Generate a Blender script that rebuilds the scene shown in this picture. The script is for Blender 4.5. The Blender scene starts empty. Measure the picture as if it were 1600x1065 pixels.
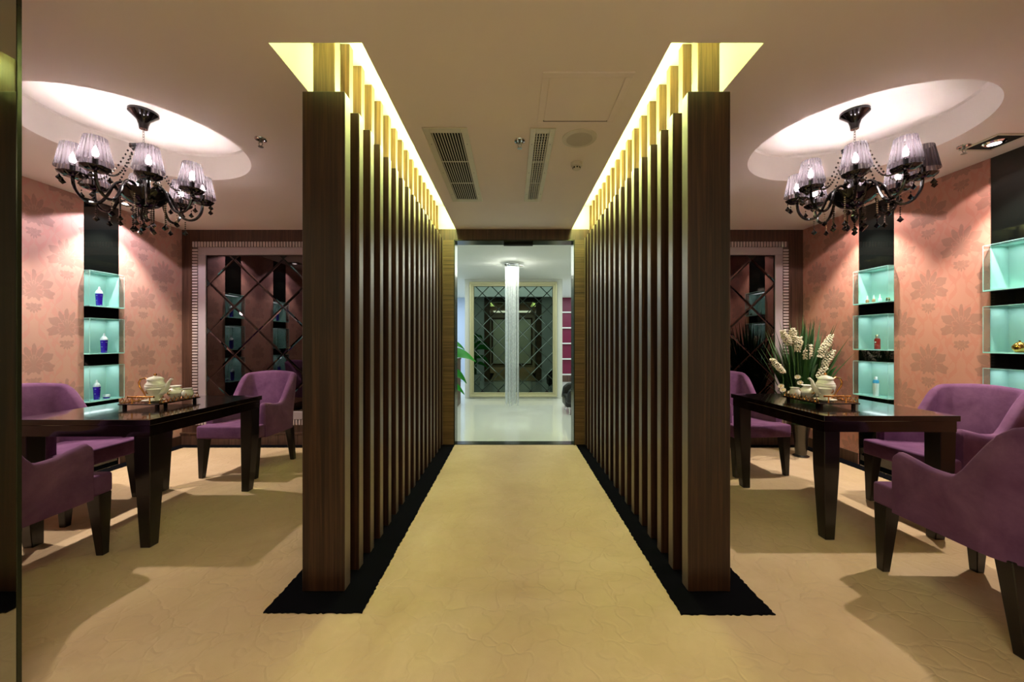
import bpy, bmesh, math, random
from mathutils import Vector, Matrix
from mathutils.geometry import tessellate_polygon
random.seed(7)
PI = math.pi
S = bpy.context.scene
C = S.collection
EYE = 1.22; CEIL = 2.53; BACK = 4.45; XL = -3.89; XR = 3.43; FRONT = -1.6

# ------------------------------------------------------------------ camera, world, exposure, big lights
cam = bpy.data.objects.new('camera', bpy.data.cameras.new('camera')); C.objects.link(cam)
cam.data.sensor_width = 36; cam.data.lens = 590 * 36 / 1600
cam.data.clip_start = 0.02
cam.location = (0, 0, EYE); cam.rotation_euler = (PI / 2, 0, 0)
S.camera = cam
S.view_settings.view_transform = 'Standard'; S.view_settings.look = 'None'
S.view_settings.gamma = 1; S.view_settings.use_curve_mapping = False
S.view_settings.exposure = 1.42
W = bpy.data.worlds.new('world'); S.world = W; W.use_nodes = True
W.node_tree.nodes['Background'].inputs[0].default_value = (0.9, 0.85, 0.8, 1)
W.node_tree.nodes['Background'].inputs[1].default_value = 0.02

def light(name, kind, loc, power, col, rot=(0, 0, 0), **kw):
    d = bpy.data.lights.new(name, kind); d.energy = power; d.color = col
    for k, v in kw.items(): setattr(d, k, v)
    o = bpy.data.objects.new(name, d); C.objects.link(o); o.location = loc; o.rotation_euler = rot
    return o
BULB_W = 110; BULB_C = (1.0, 0.88, 0.84)
COVE_E = 34.0; COVE_C = (0.86, 1.0, 0.40)
BEAM_W = 48; SPOT_W = 11; SPOT_C = (1.0, 0.84, 0.92)
NICHE_W = .13; NICHE_C = (0.92, 0.99, 1.0)
# ceiling lamps of the white hall beyond the doorway
light('hall_ceiling_light', 'AREA', (0, 6.2, 2.50), 20, (0.90, 1.0, 0.90), shape='RECTANGLE', size=3.4, size_y=2.2)
light('hall_ceiling_light', 'AREA', (2.4, 9.6, 2.50), 24, (0.88, 0.96, 1.0), shape='RECTANGLE', size=2.4, size_y=2.2)
light('hall_ceiling_light', 'AREA', (-2.4, 9.6, 2.50), 24, (0.80, 0.92, 1.0), shape='RECTANGLE', size=2.4, size_y=2.2)
# soft unseen fill added behind the camera to lift the foreground
light('entrance_fill_light', 'AREA', (0.0, -0.5, 2.50), 13, (1.0, 0.92, 0.70), shape='RECTANGLE', size=1.6, size_y=1.0)

# ------------------------------------------------------------------ materials
def lin(r, g, b):
    f = lambda c: (c / 255) / 12.92 if c / 255 <= .04045 else ((c / 255 + .055) / 1.055) ** 2.4
    return (f(r), f(g), f(b), 1)
class Nodes:
    def __init__(s, name):
        s.m = bpy.data.materials.new(name); s.m.use_nodes = True
        s.t = s.m.node_tree; s.b = s.t.nodes['Principled BSDF']; s.out = s.t.nodes['Material Output']
    def new(s, t, **kw):
        n = s.t.nodes.new(t)
        for k, v in kw.items(): setattr(n, k, v)
        return n
    def link(s, a, b): s.t.links.new(a, b)
    def put(s, sock, v):
        if isinstance(v, (int, float, tuple, list)): sock.default_value = v
        else: s.link(v, sock)
    def m_(s, op, a, b=0, c=0):
        n = s.new('ShaderNodeMath', operation=op)
        s.put(n.inputs[0], a); s.put(n.inputs[1], b)
        if c != 0: s.put(n.inputs[2], c)
        return n.outputs[0]
    def coord(s): return s.new('ShaderNodeTexCoord').outputs['Object']
    def scaled(s, sc):
        mp = s.new('ShaderNodeMapping'); s.link(s.coord(), mp.inputs[0]); mp.inputs['Scale'].default_value = sc
        return mp.outputs[0]
    def noise(s, vec, scale, detail=4, rough=.55, dist=0):
        n = s.new('ShaderNodeTexNoise'); s.link(vec, n.inputs['Vector'])
        n.inputs['Scale'].default_value = scale; n.inputs['Detail'].default_value = detail
        n.inputs['Roughness'].default_value = rough; n.inputs['Distortion'].default_value = dist
        return n.outputs['Fac']
    def mix(s, f, a, b):
        n = s.new('ShaderNodeMix', data_type='RGBA'); s.put(n.inputs[0], f); s.put(n.inputs[6], a); s.put(n.inputs[7], b)
        return n.outputs[2]
    def ramp(s, f, stops):
        n = s.new('ShaderNodeValToRGB'); s.link(f, n.inputs[0]); e = n.color_ramp.elements
        while len(e) < len(stops): e.new(.5)
        for i, (p, c) in enumerate(stops): e[i].position = p; e[i].color = c
        return n.outputs[0]
    def bump(s, h, strength=.3, dist=.01):
        n = s.new('ShaderNodeBump'); s.link(h, n.inputs['Height']); n.inputs['Strength'].default_value = strength
        n.inputs['Distance'].default_value = dist; s.link(n.outputs[0], s.b.inputs['Normal'])
    def set(s, **kw):
        for k, v in kw.items(): s.put(s.b.inputs[k.replace('_', ' ')], v)
        return s.m
def simple(name, col, rough=.5, metal=0, var=.08, scale=12, **kw):
    n = Nodes(name)
    f = n.noise(n.coord(), scale, 3)
    dark = tuple(c * (1 - var) for c in col[:3]) + (1,); light_ = tuple(min(1, c * (1 + var)) for c in col[:3]) + (1,)
    n.set(Base_Color=n.mix(f, dark, light_), Roughness=rough, Metallic=metal, **kw)
    return n.m
def wood(name, c0, c1, c2, sc, rough=.35, spec=.5):
    n = Nodes(name)
    v = n.scaled(sc)
    f = n.noise(v, 1.0, 6, .65, .6)
    oi = n.new('ShaderNodeObjectInfo').outputs['Random']
    v2 = n.new('ShaderNodeVectorMath', operation='ADD'); n.link(v, v2.inputs[0])
    cb = n.new('ShaderNodeCombineXYZ'); 
    for i in range(3): n.link(n.m_('MULTIPLY', oi, 37.0 + i * 11), cb.inputs[i])
    n.link(cb.outputs[0], v2.inputs[1])
    f = n.noise(v2.outputs[0], 1.0, 6, .65, .6)
    col = n.ramp(f, [(.30, c0), (.5, c1), (.72, c2)])
    n.bump(f, .15, .002)
    n.set(Base_Color=col, Roughness=rough, Specular_IOR_Level=spec)
    return n.m

M = {}
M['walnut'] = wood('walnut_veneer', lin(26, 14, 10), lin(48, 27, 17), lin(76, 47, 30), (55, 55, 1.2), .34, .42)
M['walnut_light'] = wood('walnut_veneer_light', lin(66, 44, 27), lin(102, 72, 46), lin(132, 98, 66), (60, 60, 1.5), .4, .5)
M['zebrano'] = wood('zebrano_veneer', lin(50, 32, 18), lin(100, 74, 46), lin(132, 102, 66), (1.2, 1.2, 60), .4)
M['darkwood'] = wood('dark_panel_wood', lin(50, 32, 24), lin(76, 52, 40), lin(98, 70, 54), (40, 40, 1.5), .4)
M['lacquer'] = simple('espresso_lacquer', lin(15, 9, 8), .13, 0, .3, 6, Specular_IOR_Level=.6, Coat_Weight=.6, Coat_Roughness=.05)
M['legwood'] = simple('espresso_leg', lin(16, 11, 9), .3, 0, .3, 9)
M['ceiling'] = simple('ceiling_paint', lin(240, 224, 217), .8, 0, .015, 3)
M['recess'] = simple('recess_paint', lin(244, 236, 230), .8, 0, .01, 3)
M['cove'] = simple('cove_paint', lin(236, 236, 214), .8, 0, .01, 3)
M['blackglass'] = simple('black_glass', lin(10, 13, 12), .04, 0, .1, 3, Specular_IOR_Level=.7)
M['rug'] = simple('black_carpet', lin(10, 10, 14), .95, 0, .3, 160, Specular_IOR_Level=.05)
M['grey_frame'] = simple('grey_satin_frame', lin(168, 156, 160), .4, .15, .03, 5)
M['flute'] = simple('fluted_silver', lin(200, 186, 184), .38, .2, .03, 5)
M['flute_gap'] = simple('fluting_gap', lin(104, 88, 84), .6)
M['dark_trim'] = simple('dark_trim', lin(62, 64, 48), .25, .6)
M['chrome'] = simple('chrome', lin(215, 215, 215), .1, 1, .02)
M['brushed'] = simple('brushed_metal', lin(150, 148, 140), .3, 1, .05)
M['goldm'] = simple('gold', lin(222, 160, 84), .2, 1, .05)
M['porcelain'] = simple('porcelain', lin(236, 234, 222), .12, 0, .02, 5, Specular_IOR_Level=.6)
M['traywood'] = simple('tray_lacquer', lin(34, 22, 18), .15)
M['black_gloss'] = simple('black_gloss', lin(14, 11, 13), .08, 0, .2, 8, Specular_IOR_Level=.8)
M['jet'] = simple('jet_crystal', lin(16, 14, 16), .05, .3, .2, 30, Specular_IOR_Level=1.0)
M['chain'] = simple('chain_metal', lin(190, 185, 180), .2, 1)
M['grille_metal'] = simple('grille_metal', lin(216, 208, 188), .45, .2)
M['void'] = simple('duct_black', lin(20, 20, 17), .9)
M['white_plastic'] = simple('white_plastic', lin(214, 202, 188), .45)
M['speaker_mesh'] = simple('speaker_mesh', lin(196, 184, 172), .8, 0, .15, 400)
M['bottle_blue'] = simple('bottle_violet', lin(58, 20, 168), .22, 0, .1, 5)
M['bottle_red'] = simple('bottle_red', lin(150, 24, 20), .22, 0, .1, 5)
M['bottle_white'] = simple('bottle_white', lin(238, 240, 242), .3)
M['cap_white'] = simple('cap_white', lin(240, 240, 246), .35)
M['cap_blue'] = simple('cap_blue', lin(58, 150, 196), .3)
M['silver_cap'] = simple('silver_cap', lin(200, 196, 196), .2, .8)
M['amber'] = simple('amber_vial', lin(200, 150, 120), .2)
M['white_tile'] = simple('white_stone_floor', lin(222, 224, 212), .07, 0, .03, 1.2, Specular_IOR_Level=.6)
M['white_wall'] = simple('white_wall_paint', lin(226, 228, 220), .7, 0, .01, 3)
M['blue_lit_wall'] = simple('blue_lit_wall_paint', lin(190, 206, 232), .7, 0, .02, 3)  # bluish cast of window light put into the wall colour
M['cream_frame'] = simple('cream_gilt_frame', lin(206, 200, 160), .35, .25, .05, 8)
M['magenta'] = simple('magenta_panel', lin(104, 4, 48), .4, 0, .1, 3)
M['leather'] = simple('black_leather', lin(22, 22, 22), .35, 0, .2, 40)
M['leaf'] = simple('leaf_green', lin(40, 84, 36), .45, 0, .35, 14)
M['leaf_dark'] = simple('blade_green', lin(52, 88, 44), .5, 0, .35, 10)
M['leaf_bright'] = simple('bright_leaf', lin(40, 150, 40), .35, 0, .3, 8)
M['petal'] = simple('white_petal', lin(222, 214, 186), .6, 0, .08, 60)
M['stamen'] = simple('yellow_centre', lin(226, 200, 90), .6)
M['stem'] = simple('green_stem', lin(70, 104, 48), .5)
M['silver_pot'] = simple('silver_pot', lin(84, 82, 76), .25, .9, .2, 60)
M['lit_edge'] = simple('lit_edge_tone', lin(126, 112, 92), .36, .3, .1, 20)
M['granite'] = simple('dark_granite', lin(40, 40, 36), .2, 0, .5, 60)
M['pale_blind'] = simple('pale_plaster', lin(200, 190, 170), .8)

def suede():
    n = Nodes('purple_suede'); co = n.coord()
    big = n.noise(co, 5, 5, .65, .3); small = n.noise(co, 260, 2)
    col = n.ramp(big, [(.35, lin(94, 58, 90)), (.52, lin(108, 70, 103)), (.68, lin(122, 84, 116))])
    n.bump(small, .12, .002)
    n.set(Base_Color=col, Roughness=.85, Sheen_Weight=.35, Sheen_Roughness=.4, Sheen_Tint=lin(200, 150, 196), Specular_IOR_Level=.15)
    return n.m
M['suede'] = suede()
def carpet():
    n = Nodes('beige_carpet'); co = n.coord()
    big = n.noise(co, 1.3, 4, .6, .8); mid = n.noise(co, 9, 4, .6, 2.0); fine = n.noise(co, 420, 2)
    v = n.new('ShaderNodeTexVoronoi', feature='DISTANCE_TO_EDGE')
    vm = n.new('ShaderNodeVectorMath', operation='ADD'); n.link(co, vm.inputs[0])
    nz = n.new('ShaderNodeTexNoise'); n.link(co, nz.inputs['Vector']); nz.inputs['Scale'].default_value = 6
    sc = n.new('ShaderNodeVectorMath', operation='SCALE'); n.link(nz.outputs['Color'], sc.inputs[0]); sc.inputs['Scale'].default_value = .25
    n.link(sc.outputs[0], vm.inputs[1]); n.link(vm.outputs[0], v.inputs['Vector']); v.inputs['Scale'].default_value = 7
    groove = n.m_('SMOOTH_MIN', n.m_('MULTIPLY', v.outputs['Distance'], 12), 1.0, .3)
    col = n.ramp(big, [(.3, lin(204, 176, 138)), (.5, lin(216, 189, 150)), (.7, lin(226, 201, 164))])
    col = n.mix(n.m_('MULTIPLY', mid, .30), col, lin(186, 152, 106))
    h = n.m_('ADD', n.m_('MULTIPLY', groove, .8), n.m_('ADD', n.m_('MULTIPLY', mid, .12), n.m_('MULTIPLY', fine, .30)))
    n.bump(h, .38, .008)
    n.set(Base_Color=col, Roughness=.92, Sheen_Weight=.15, Specular_IOR_Level=.1)
    return n.m
M['carpet'] = carpet()
def damask(name, base, motif, scroll, off):
    n = Nodes(name); co = n.coord()
    sp = n.new('ShaderNodeSeparateXYZ'); n.link(co, sp.inputs[0])
    wn = n.noise(co, 22, 2)
    wob = n.m_('MULTIPLY', n.m_('SUBTRACT', wn, .5), .018)
    U = n.m_('ADD', n.m_('ADD', sp.outputs[1], off), wob); V = n.m_('ADD', sp.outputs[2], wob)
    # radial outline of the palmette: angle from the tip -> radius
    pts = [(0, .175), (5, .15), (9, .125), (14, .13), (22, .152), (30, .145), (36, .112), (42, .122), (52, .152), (62, .158), (72, .142), (78, .112),
           (86, .125), (98, .150), (110, .150), (120, .125), (127, .088), (140, .08), (155, .09), (168, .06), (180, .075)]
    masks = []
    def palmette(x, y, k):
        th = n.m_('DIVIDE', n.m_('ARCTAN2', x, y), PI); r = n.m_('SQRT', n.m_('ADD', n.m_('MULTIPLY', x, x), n.m_('MULTIPLY', y, y)))
        fc = n.new('ShaderNodeFloatCurve'); cv = fc.mapping.curves[0]
        cv.points[0].location = (0, pts[0][1] / .2); cv.points[1].location = (1, pts[-1][1] / .2)
        for p, q in pts[1:-1]: cv.points.new(p / 180, q / .2)
        fc.mapping.update(); n.link(th, fc.inputs['Value'])
        w = n.m_('MULTIPLY', n.m_('MULTIPLY', fc.outputs[0], .2 * k), n.m_('ADD', 1.0, n.m_('MULTIPLY', n.m_('SINE', n.m_('MULTIPLY', th, 62)), .045)))
        cl = n.new('ShaderNodeClamp'); n.link(n.m_('MULTIPLY', n.m_('SUBTRACT', w, r), 250), cl.inputs[0])
        rr = n.m_('DIVIDE', r, w)
        v1 = n.m_('MULTIPLY', n.m_('COMPARE', rr, .45, .03), n.m_('LESS_THAN', th, .72))
        v2 = None
        for ang, lo in ((10, .3), (37, .25), (79, .25), (126, .2)):
            q = n.m_('MULTIPLY', n.m_('COMPARE', th, ang / 180, .012), n.m_('GREATER_THAN', rr, lo)); v2 = q if v2 is None else n.m_('MAXIMUM', v2, q)
        return n.m_('MULTIPLY', cl.outputs[0], n.m_('SUBTRACT', 1.0, n.m_('MULTIPLY', n.m_('MAXIMUM', v1, v2), .6)))
    for u0, v0 in ((0, 1.67 % .61), (.228, (1.67 + .305) % .61)):
        x = n.m_('ABSOLUTE', n.m_('WRAP', n.m_('SUBTRACT', U, u0), .228, -.228))
        y = n.m_('WRAP', n.m_('SUBTRACT', V, v0), .305, -.305)
        masks.append(palmette(x, n.m_('MULTIPLY', n.m_('ADD', y, .035), .92), .93))
        masks.append(palmette(x, n.m_('MULTIPLY', n.m_('ADD', y, .165), -1), .36))
        # scroll stems curling between the motifs
        for sgn, amp, th, ph in ((1, .05, .010, .3), (1, .03, .014, 2.2)):
            sy = n.m_('SINE', n.m_('ADD', n.m_('MULTIPLY', y, 2 * PI / .305), ph))
            d = n.m_('ABSOLUTE', n.m_('SUBTRACT', x, n.m_('ADD', n.m_('MULTIPLY', sy, amp), .165)))
            thick = n.m_('MULTIPLY', n.m_('ADD', n.m_('SINE', n.m_('MULTIPLY', y, 52)), 1.4), th * .6)
            s_ = n.m_('LESS_THAN', d, thick)
            masks.append(('s', s_))
    mm = masks[0]; ss = None
    for m in masks[1:]:
        if isinstance(m, tuple): ss = m[1] if ss is None else n.m_('MAXIMUM', ss, m[1])
        else: mm = n.m_('MAXIMUM', mm, m)
    cloth = n.noise(n.scaled((1, 40, 260)), 3, 2)
    col = n.mix(n.m_('MULTIPLY', ss, .5), base, scroll)
    col = n.mix(n.m_('MULTIPLY', mm, .66), col, motif)
    col = n.mix(n.m_('MULTIPLY', cloth, .12), col, tuple(c * .7 for c in base[:3]) + (1,))
    n.set(Base_Color=col, Roughness=.62, Specular_IOR_Level=.3)
    return n.m
M['paper_left'] = damask('pink_damask_left', lin(208, 164, 152), lin(168, 132, 124), lin(212, 150, 140), .12)
M['paper_right'] = damask('pink_damask_right', lin(200, 144, 126), lin(158, 118, 104), lin(198, 126, 110), .08)

def mirror(name, col, rough=.02):
    n = Nodes(name); f = n.noise(n.coord(), 2, 2)
    n.set(Base_Color=n.mix(f, col, tuple(c * .92 for c in col[:3]) + (1,)), Metallic=1.0, Roughness=rough); return n.m
M['smoked_mirror'] = mirror('smoked_mirror', (.085, .072, .074, 1))
M['green_mirror'] = mirror('green_mirror', (.07, .095, .082, 1))
M['entry_mirror'] = mirror('entry_mirror', (.42, .43, .36, 1), .03)

def glass(name, tint, opac, rough=.03):
    n = Nodes(name); t = n.new('ShaderNodeBsdfTransparent'); t.inputs[0].default_value = tint
    g = n.new('ShaderNodeBsdfGlossy'); g.inputs['Roughness'].default_value = rough; g.inputs[0].default_value = (1, 1, 1, 1)
    lw = n.new('ShaderNodeLayerWeight'); lw.inputs[0].default_value = .5
    f = n.m_('ADD', n.m_('MULTIPLY', n.m_('POWER', lw.outputs['Facing'], 4), .5), opac)
    mx = n.new('ShaderNodeMixShader'); n.link(f, mx.inputs[0]); n.link(t.outputs[0], mx.inputs[1]); n.link(g.outputs[0], mx.inputs[2])
    n.link(mx.outputs[0], n.out.inputs[0]); return n.m
M['glass'] = glass('clear_glass', (.93, .985, .98, 1), .03)
M['door_glass'] = glass('door_glass', (.95, .98, .96, 1), .0)
def edgeglass():
    return simple('glass_edge', lin(170, 226, 220), .15, 0, .05, 10)
M['glass_edge'] = edgeglass()
def crystal():
    n = Nodes('clear_crystal'); t = n.new('ShaderNodeBsdfTransparent'); t.inputs[0].default_value = (.96, .98, .97, 1)
    g = n.new('ShaderNodeBsdfGlossy'); g.inputs['Roughness'].default_value = .08
    d = n.new('ShaderNodeBsdfTranslucent'); d.inputs[0].default_value = (.9, .92, .9, 1)
    f = n.noise(n.scaled((40, 40, 14)), 2, 2)
    m1 = n.new('ShaderNodeMixShader'); n.link(n.m_('ADD', n.m_('MULTIPLY', f, .5), .25), m1.inputs[0]); n.link(t.outputs[0], m1.inputs[1]); n.link(d.outputs[0], m1.inputs[2])
    m2 = n.new('ShaderNodeMixShader'); m2.inputs[0].default_value = .28; n.link(m1.outputs[0], m2.inputs[1]); n.link(g.outputs[0], m2.inputs[2])
    n.link(m2.outputs[0], n.out.inputs[0]); return n.m
M['crystal'] = crystal()
def shade_mat():
    n = Nodes('pleated_organza'); co = n.coord()
    sp = n.new('ShaderNodeSeparateXYZ'); n.link(co, sp.inputs[0])
    ang = n.m_('ARCTAN2', sp.outputs[1], sp.outputs[0])
    st = n.m_('SINE', n.m_('MULTIPLY', ang, 24)); st = n.m_('MULTIPLY', n.m_('ADD', st, 1), .5)
    st2 = n.m_('SINE', n.m_('MULTIPLY', ang, 11)); st = n.m_('ADD', n.m_('MULTIPLY', st, .7), n.m_('MULTIPLY', n.m_('ADD', st2, 1), .15))
    t = n.new('ShaderNodeBsdfTransparent'); t.inputs[0].default_value = (.86, .83, .86, 1)
    d = n.new('ShaderNodeBsdfDiffuse'); d.inputs[0].default_value = lin(38, 34, 38)
    tr = n.new('ShaderNodeBsdfTranslucent'); tr.inputs[0].default_value = lin(132, 122, 130)
    a = n.new('ShaderNodeMixShader'); a.inputs[0].default_value = .45; n.link(d.outputs[0], a.inputs[1]); n.link(tr.outputs[0], a.inputs[2])
    b = n.new('ShaderNodeMixShader'); n.link(n.m_('ADD', n.m_('MULTIPLY', st, .34), .60), b.inputs[0])
    n.link(t.outputs[0], b.inputs[1]); n.link(a.outputs[0], b.inputs[2]); n.link(b.outputs[0], n.out.inputs[0]); return n.m
M['shade'] = shade_mat()
def emit(name, col, e):
    n = Nodes(name); n.set(Base_Color=(col[0], col[1], col[2], 1), Emission_Color=(col[0], col[1], col[2], 1), Emission_Strength=e); return n.m
M['bulb'] = emit('bulb_glow', (1, .9, .85), 40)
M['tube'] = emit('cove_tube_glow', COVE_C, COVE_E)
M['lamp_face'] = emit('lamp_face_glow', (1, .92, .9), 2.5)
M['window_glow'] = emit('window_daylight', (.8, .95, .8), .06)
M['niche'] = simple('aqua_back_painted_glass', lin(184, 219, 211), .25, 0, .02, 4)

# ------------------------------------------------------------------ mesh helpers
class MB:
    def __init__(s): s.v = []; s.f = []
    def add(s, vs, fs):
        o = len(s.v); s.v += [tuple(v) for v in vs]; s.f += [tuple(i + o for i in f) for f in fs]; return s
    def box(s, x0, x1, y0, y1, z0, z1):
        return s.add([(x0, y0, z0), (x1, y0, z0), (x1, y1, z0), (x0, y1, z0), (x0, y0, z1), (x1, y0, z1), (x1, y1, z1), (x0, y1, z1)],
                     [(0, 3, 2, 1), (4, 5, 6, 7), (0, 1, 5, 4), (1, 2, 6, 5), (2, 3, 7, 6), (3, 0, 4, 7)])
    def frustum(s, c0, w0, z0, c1, w1, z1, d0=None, d1=None):
        d0 = d0 or w0; d1 = d1 or w1; vs = []
        for (cx, cy), w, d, z in ((c0, w0, d0, z0), (c1, w1, d1, z1)):
            vs += [(cx - w / 2, cy - d / 2, z), (cx + w / 2, cy - d / 2, z), (cx + w / 2, cy + d / 2, z), (cx - w / 2, cy + d / 2, z)]
        return s.add(vs, [(0, 3, 2, 1), (4, 5, 6, 7), (0, 1, 5, 4), (1, 2, 6, 5), (2, 3, 7, 6), (3, 0, 4, 7)])
    def prism(s, poly, fn0, fn1):
        n = len(poly); vs = [fn0(*p) for p in poly] + [fn1(*p) for p in poly]
        return s.add(vs, [tuple(range(n))[::-1], tuple(range(n, 2 * n))] + [(i, (i + 1) % n, n + (i + 1) % n, n + i) for i in range(n)])
    def lathe(s, prof, c=(0, 0, 0), seg=24, caps=True, rad=None):
        n = len(prof); vs = []
        for i, (r, z) in enumerate(prof):
            for k in range(seg):
                a = 2 * PI * k / seg; rr = r * (rad(a, i) if rad else 1)
                vs.append((c[0] + rr * math.cos(a), c[1] + rr * math.sin(a), c[2] + z))
        fs = [(i * seg + k, i * seg + (k + 1) % seg, (i + 1) * seg + (k + 1) % seg, (i + 1) * seg + k) for i in range(n - 1) for k in range(seg)]
        if caps: fs += [tuple(range(seg))[::-1], tuple(range((n - 1) * seg, n * seg))]
        return s.add(vs, fs)
    def tube(s, pts, r, seg=8, caps=True):
        pts = [Vector(p) for p in pts]; n = len(pts); rs = r if isinstance(r, (list, tuple)) else [r] * n
        vs = []; up = None
        for i in range(n):
            t = (pts[min(i + 1, n - 1)] - pts[max(i - 1, 0)]).normalized()
            if up is None: up = t.orthogonal().normalized()
            up = (up - t * up.dot(t)); up = up.normalized() if up.length > 1e-6 else t.orthogonal().normalized()
            bi = t.cross(up)
            for k in range(seg):
                a = 2 * PI * k / seg; vs.append(pts[i] + (up * math.cos(a) + bi * math.sin(a)) * rs[i])
        fs = [(i * seg + k, i * seg + (k + 1) % seg, (i + 1) * seg + (k + 1) % seg, (i + 1) * seg + k) for i in range(n - 1) for k in range(seg)]
        if caps: fs += [tuple(range(seg))[::-1], tuple(range((n - 1) * seg, n * seg))]
        return s.add(vs, fs)
    def octa(s, c, r, h=None, squash=1.0):
        h = h or r; x, y, z = c
        return s.add([(x + r, y, z), (x, y + r * squash, z), (x - r, y, z), (x, y - r * squash, z), (x, y, z + h), (x, y, z - h)],
                     [(0, 1, 4), (1, 2, 4), (2, 3, 4), (3, 0, 4), (1, 0, 5), (2, 1, 5), (3, 2, 5), (0, 3, 5)])
    def build(s, name, m, parent=None, bevel=0, seg=2, smooth=False, loc=None):
        me = bpy.data.meshes.new(name); me.from_pydata([tuple(v) for v in s.v], [], s.f)
        me.materials.append(M[m] if isinstance(m, str) else m)
        bm = bmesh.new(); bm.from_mesh(me); bmesh.ops.recalc_face_normals(bm, faces=bm.faces)
        if bevel:
            es = [e for e in bm.edges if len(e.link_faces) == 2 and e.calc_face_angle(0) > .5]
            bmesh.ops.bevel(bm, geom=es, offset=bevel, segments=seg, profile=.5, affect='EDGES', clamp_overlap=True)
        for f in bm.faces: f.smooth = smooth
        bm.to_mesh(me); bm.free()
        if smooth:
            try: me.set_sharp_from_angle(angle=.7)
            except Exception: pass
        o = bpy.data.objects.new(name, me); C.objects.link(o)
        if parent: o.parent = parent
        if loc: o.location = loc
        return o
def mb(): return MB()
def box(name, m, x0, x1, y0, y1, z0, z1, parent=None, bevel=0, **kw): return MB().box(x0, x1, y0, y1, z0, z1).build(name, m, parent, bevel, **kw)
def tag(o, label=None, cat=None, group=None, kind=None):
    if label: o['label'] = label
    if cat: o['category'] = cat
    if group: o['group'] = group
    if kind: o['kind'] = kind
    return o
def thing(name, label, cat, loc=(0, 0, 0), rz=0, group=None):
    o = bpy.data.objects.new(name, None); o.empty_display_size = .1; C.objects.link(o); o.location = loc; o.rotation_euler = (0, 0, rz)
    return tag(o, label, cat, group)
def struct(o): o['kind'] = 'structure'; return o
def dup(root, loc, rz, label, group=None, sx=1):
    r = root.copy(); C.objects.link(r); r.location = loc; r.rotation_euler = (0, 0, rz); r.scale = (sx, 1, 1); r['label'] = label
    if group: r['group'] = group
    for ch in list(root.children):
        c = ch.copy(); C.objects.link(c); c.parent = r
        for g in ch.children:
            d = g.copy(); C.objects.link(d); d.parent = c
    return r

# ------------------------------------------------------------------ structure
struct(box('floor', 'carpet', XL - .2, XR + .2, FRONT, BACK + .02, -.05, 0))
COLS_L = [(2.36, 2.71), (3.43, 3.74)]; COLS_R = [(2.36, 2.71), (3.39, 3.74)]
def wall_side(name, x, cols, m, sgn):
    b = MB(); y = FRONT; xs = sorted((x, x + sgn * .06))
    for a, c in cols + [(BACK, None)]:
        b.box(xs[0], xs[1], y, a, 0, CEIL)
        y = c
    struct(b.build(name, m))
    bb = MB(); y = FRONT; xb = sorted((x, x - sgn * .014))
    for a, c in cols + [(BACK - .0, None)]:
        bb.box(xb[0], xb[1], y, a, 0, .11); y = c
    struct(bb.build('baseboard_' + name.split('_')[1], 'darkwood', bevel=.003))
wall_side('wall_left', XL, COLS_L, 'paper_left', -1)
wall_side('wall_right', XR, COLS_R, 'paper_right', 1)
struct(box('wall_front', 'white_wall', XL, XR, FRONT - .1, FRONT, 0, CEIL))
# back wall with the doorway
DX0, DX1, DZ = -.68, .735, 2.405
b = MB().box(XL, DX0 - .16, BACK, BACK + .15, 0, CEIL + .3).box(DX1 + .16, XR, BACK, BACK + .15, 0, CEIL + .3).box(DX0 - .16, DX1 + .16, BACK, BACK + .15, DZ + .12, CEIL + .3)
struct(b.build('wall_back', 'darkwood'))
d1 = bpy.data.objects.new('door_1', None); C.objects.link(d1); struct(d1); d1.location = ((DX0 + DX1) / 2, BACK, 0)
dl = Vector(d1.location)
def dbox(name, m, x0, x1, y0, y1, z0, z1, **kw): return box(name, m, x0 - dl.x, x1 - dl.x, y0 - dl.y, y1 - dl.y, z0, z1, parent=d1, **kw)
dbox('door_surround', 'zebrano', DX0 - .16, DX0, BACK - .02, BACK + .16, 0, DZ + .0)
dbox('door_surround', 'zebrano', DX1, DX1 + .16, BACK - .02, BACK + .16, 0, DZ + .0)
dbox('door_header', 'darkwood', DX0 - .16, DX1 + .16, BACK - .02, BACK + .16, DZ, CEIL)
dbox('door_jamb', 'dark_trim', DX0, DX0 + .012, BACK - .03, BACK + .17, 0, DZ)
dbox('door_jamb', 'dark_trim', DX1 - .012, DX1, BACK - .03, BACK + .17, 0, DZ)
dbox('door_jamb', 'dark_trim', DX0, DX1, BACK - .03, BACK + .17, DZ - .012, DZ)
dbox('threshold', 'granite', DX0, DX1, BACK - .01, BACK + .13, 0, .006)
dbox('door_closer', 'void', -.10, .25, BACK + .03, BACK + .09, DZ - .045, DZ - .012, bevel=.004)
# wainscot of the alcoves: skirting planks and cap rail
for k, (a, c) in enumerate(((XL + .0, DX0 - .34), (DX1 + .34, XR))):
    o = bpy.data.objects.new('trim_%d' % (k + 1), None); C.objects.link(o); struct(o)
    n = round((c - a) / .115)
    for i in range(n):
        w = (c - a) / n
        box('skirting_plank', 'darkwood', a + i * w + .001, a + (i + 1) * w - .001, BACK - .022, BACK, 0, .125, parent=o, bevel=.0015, seg=1)
    box('cap_rail', 'darkwood', a, c, BACK - .03, BACK, .128, .145, parent=o)
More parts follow.
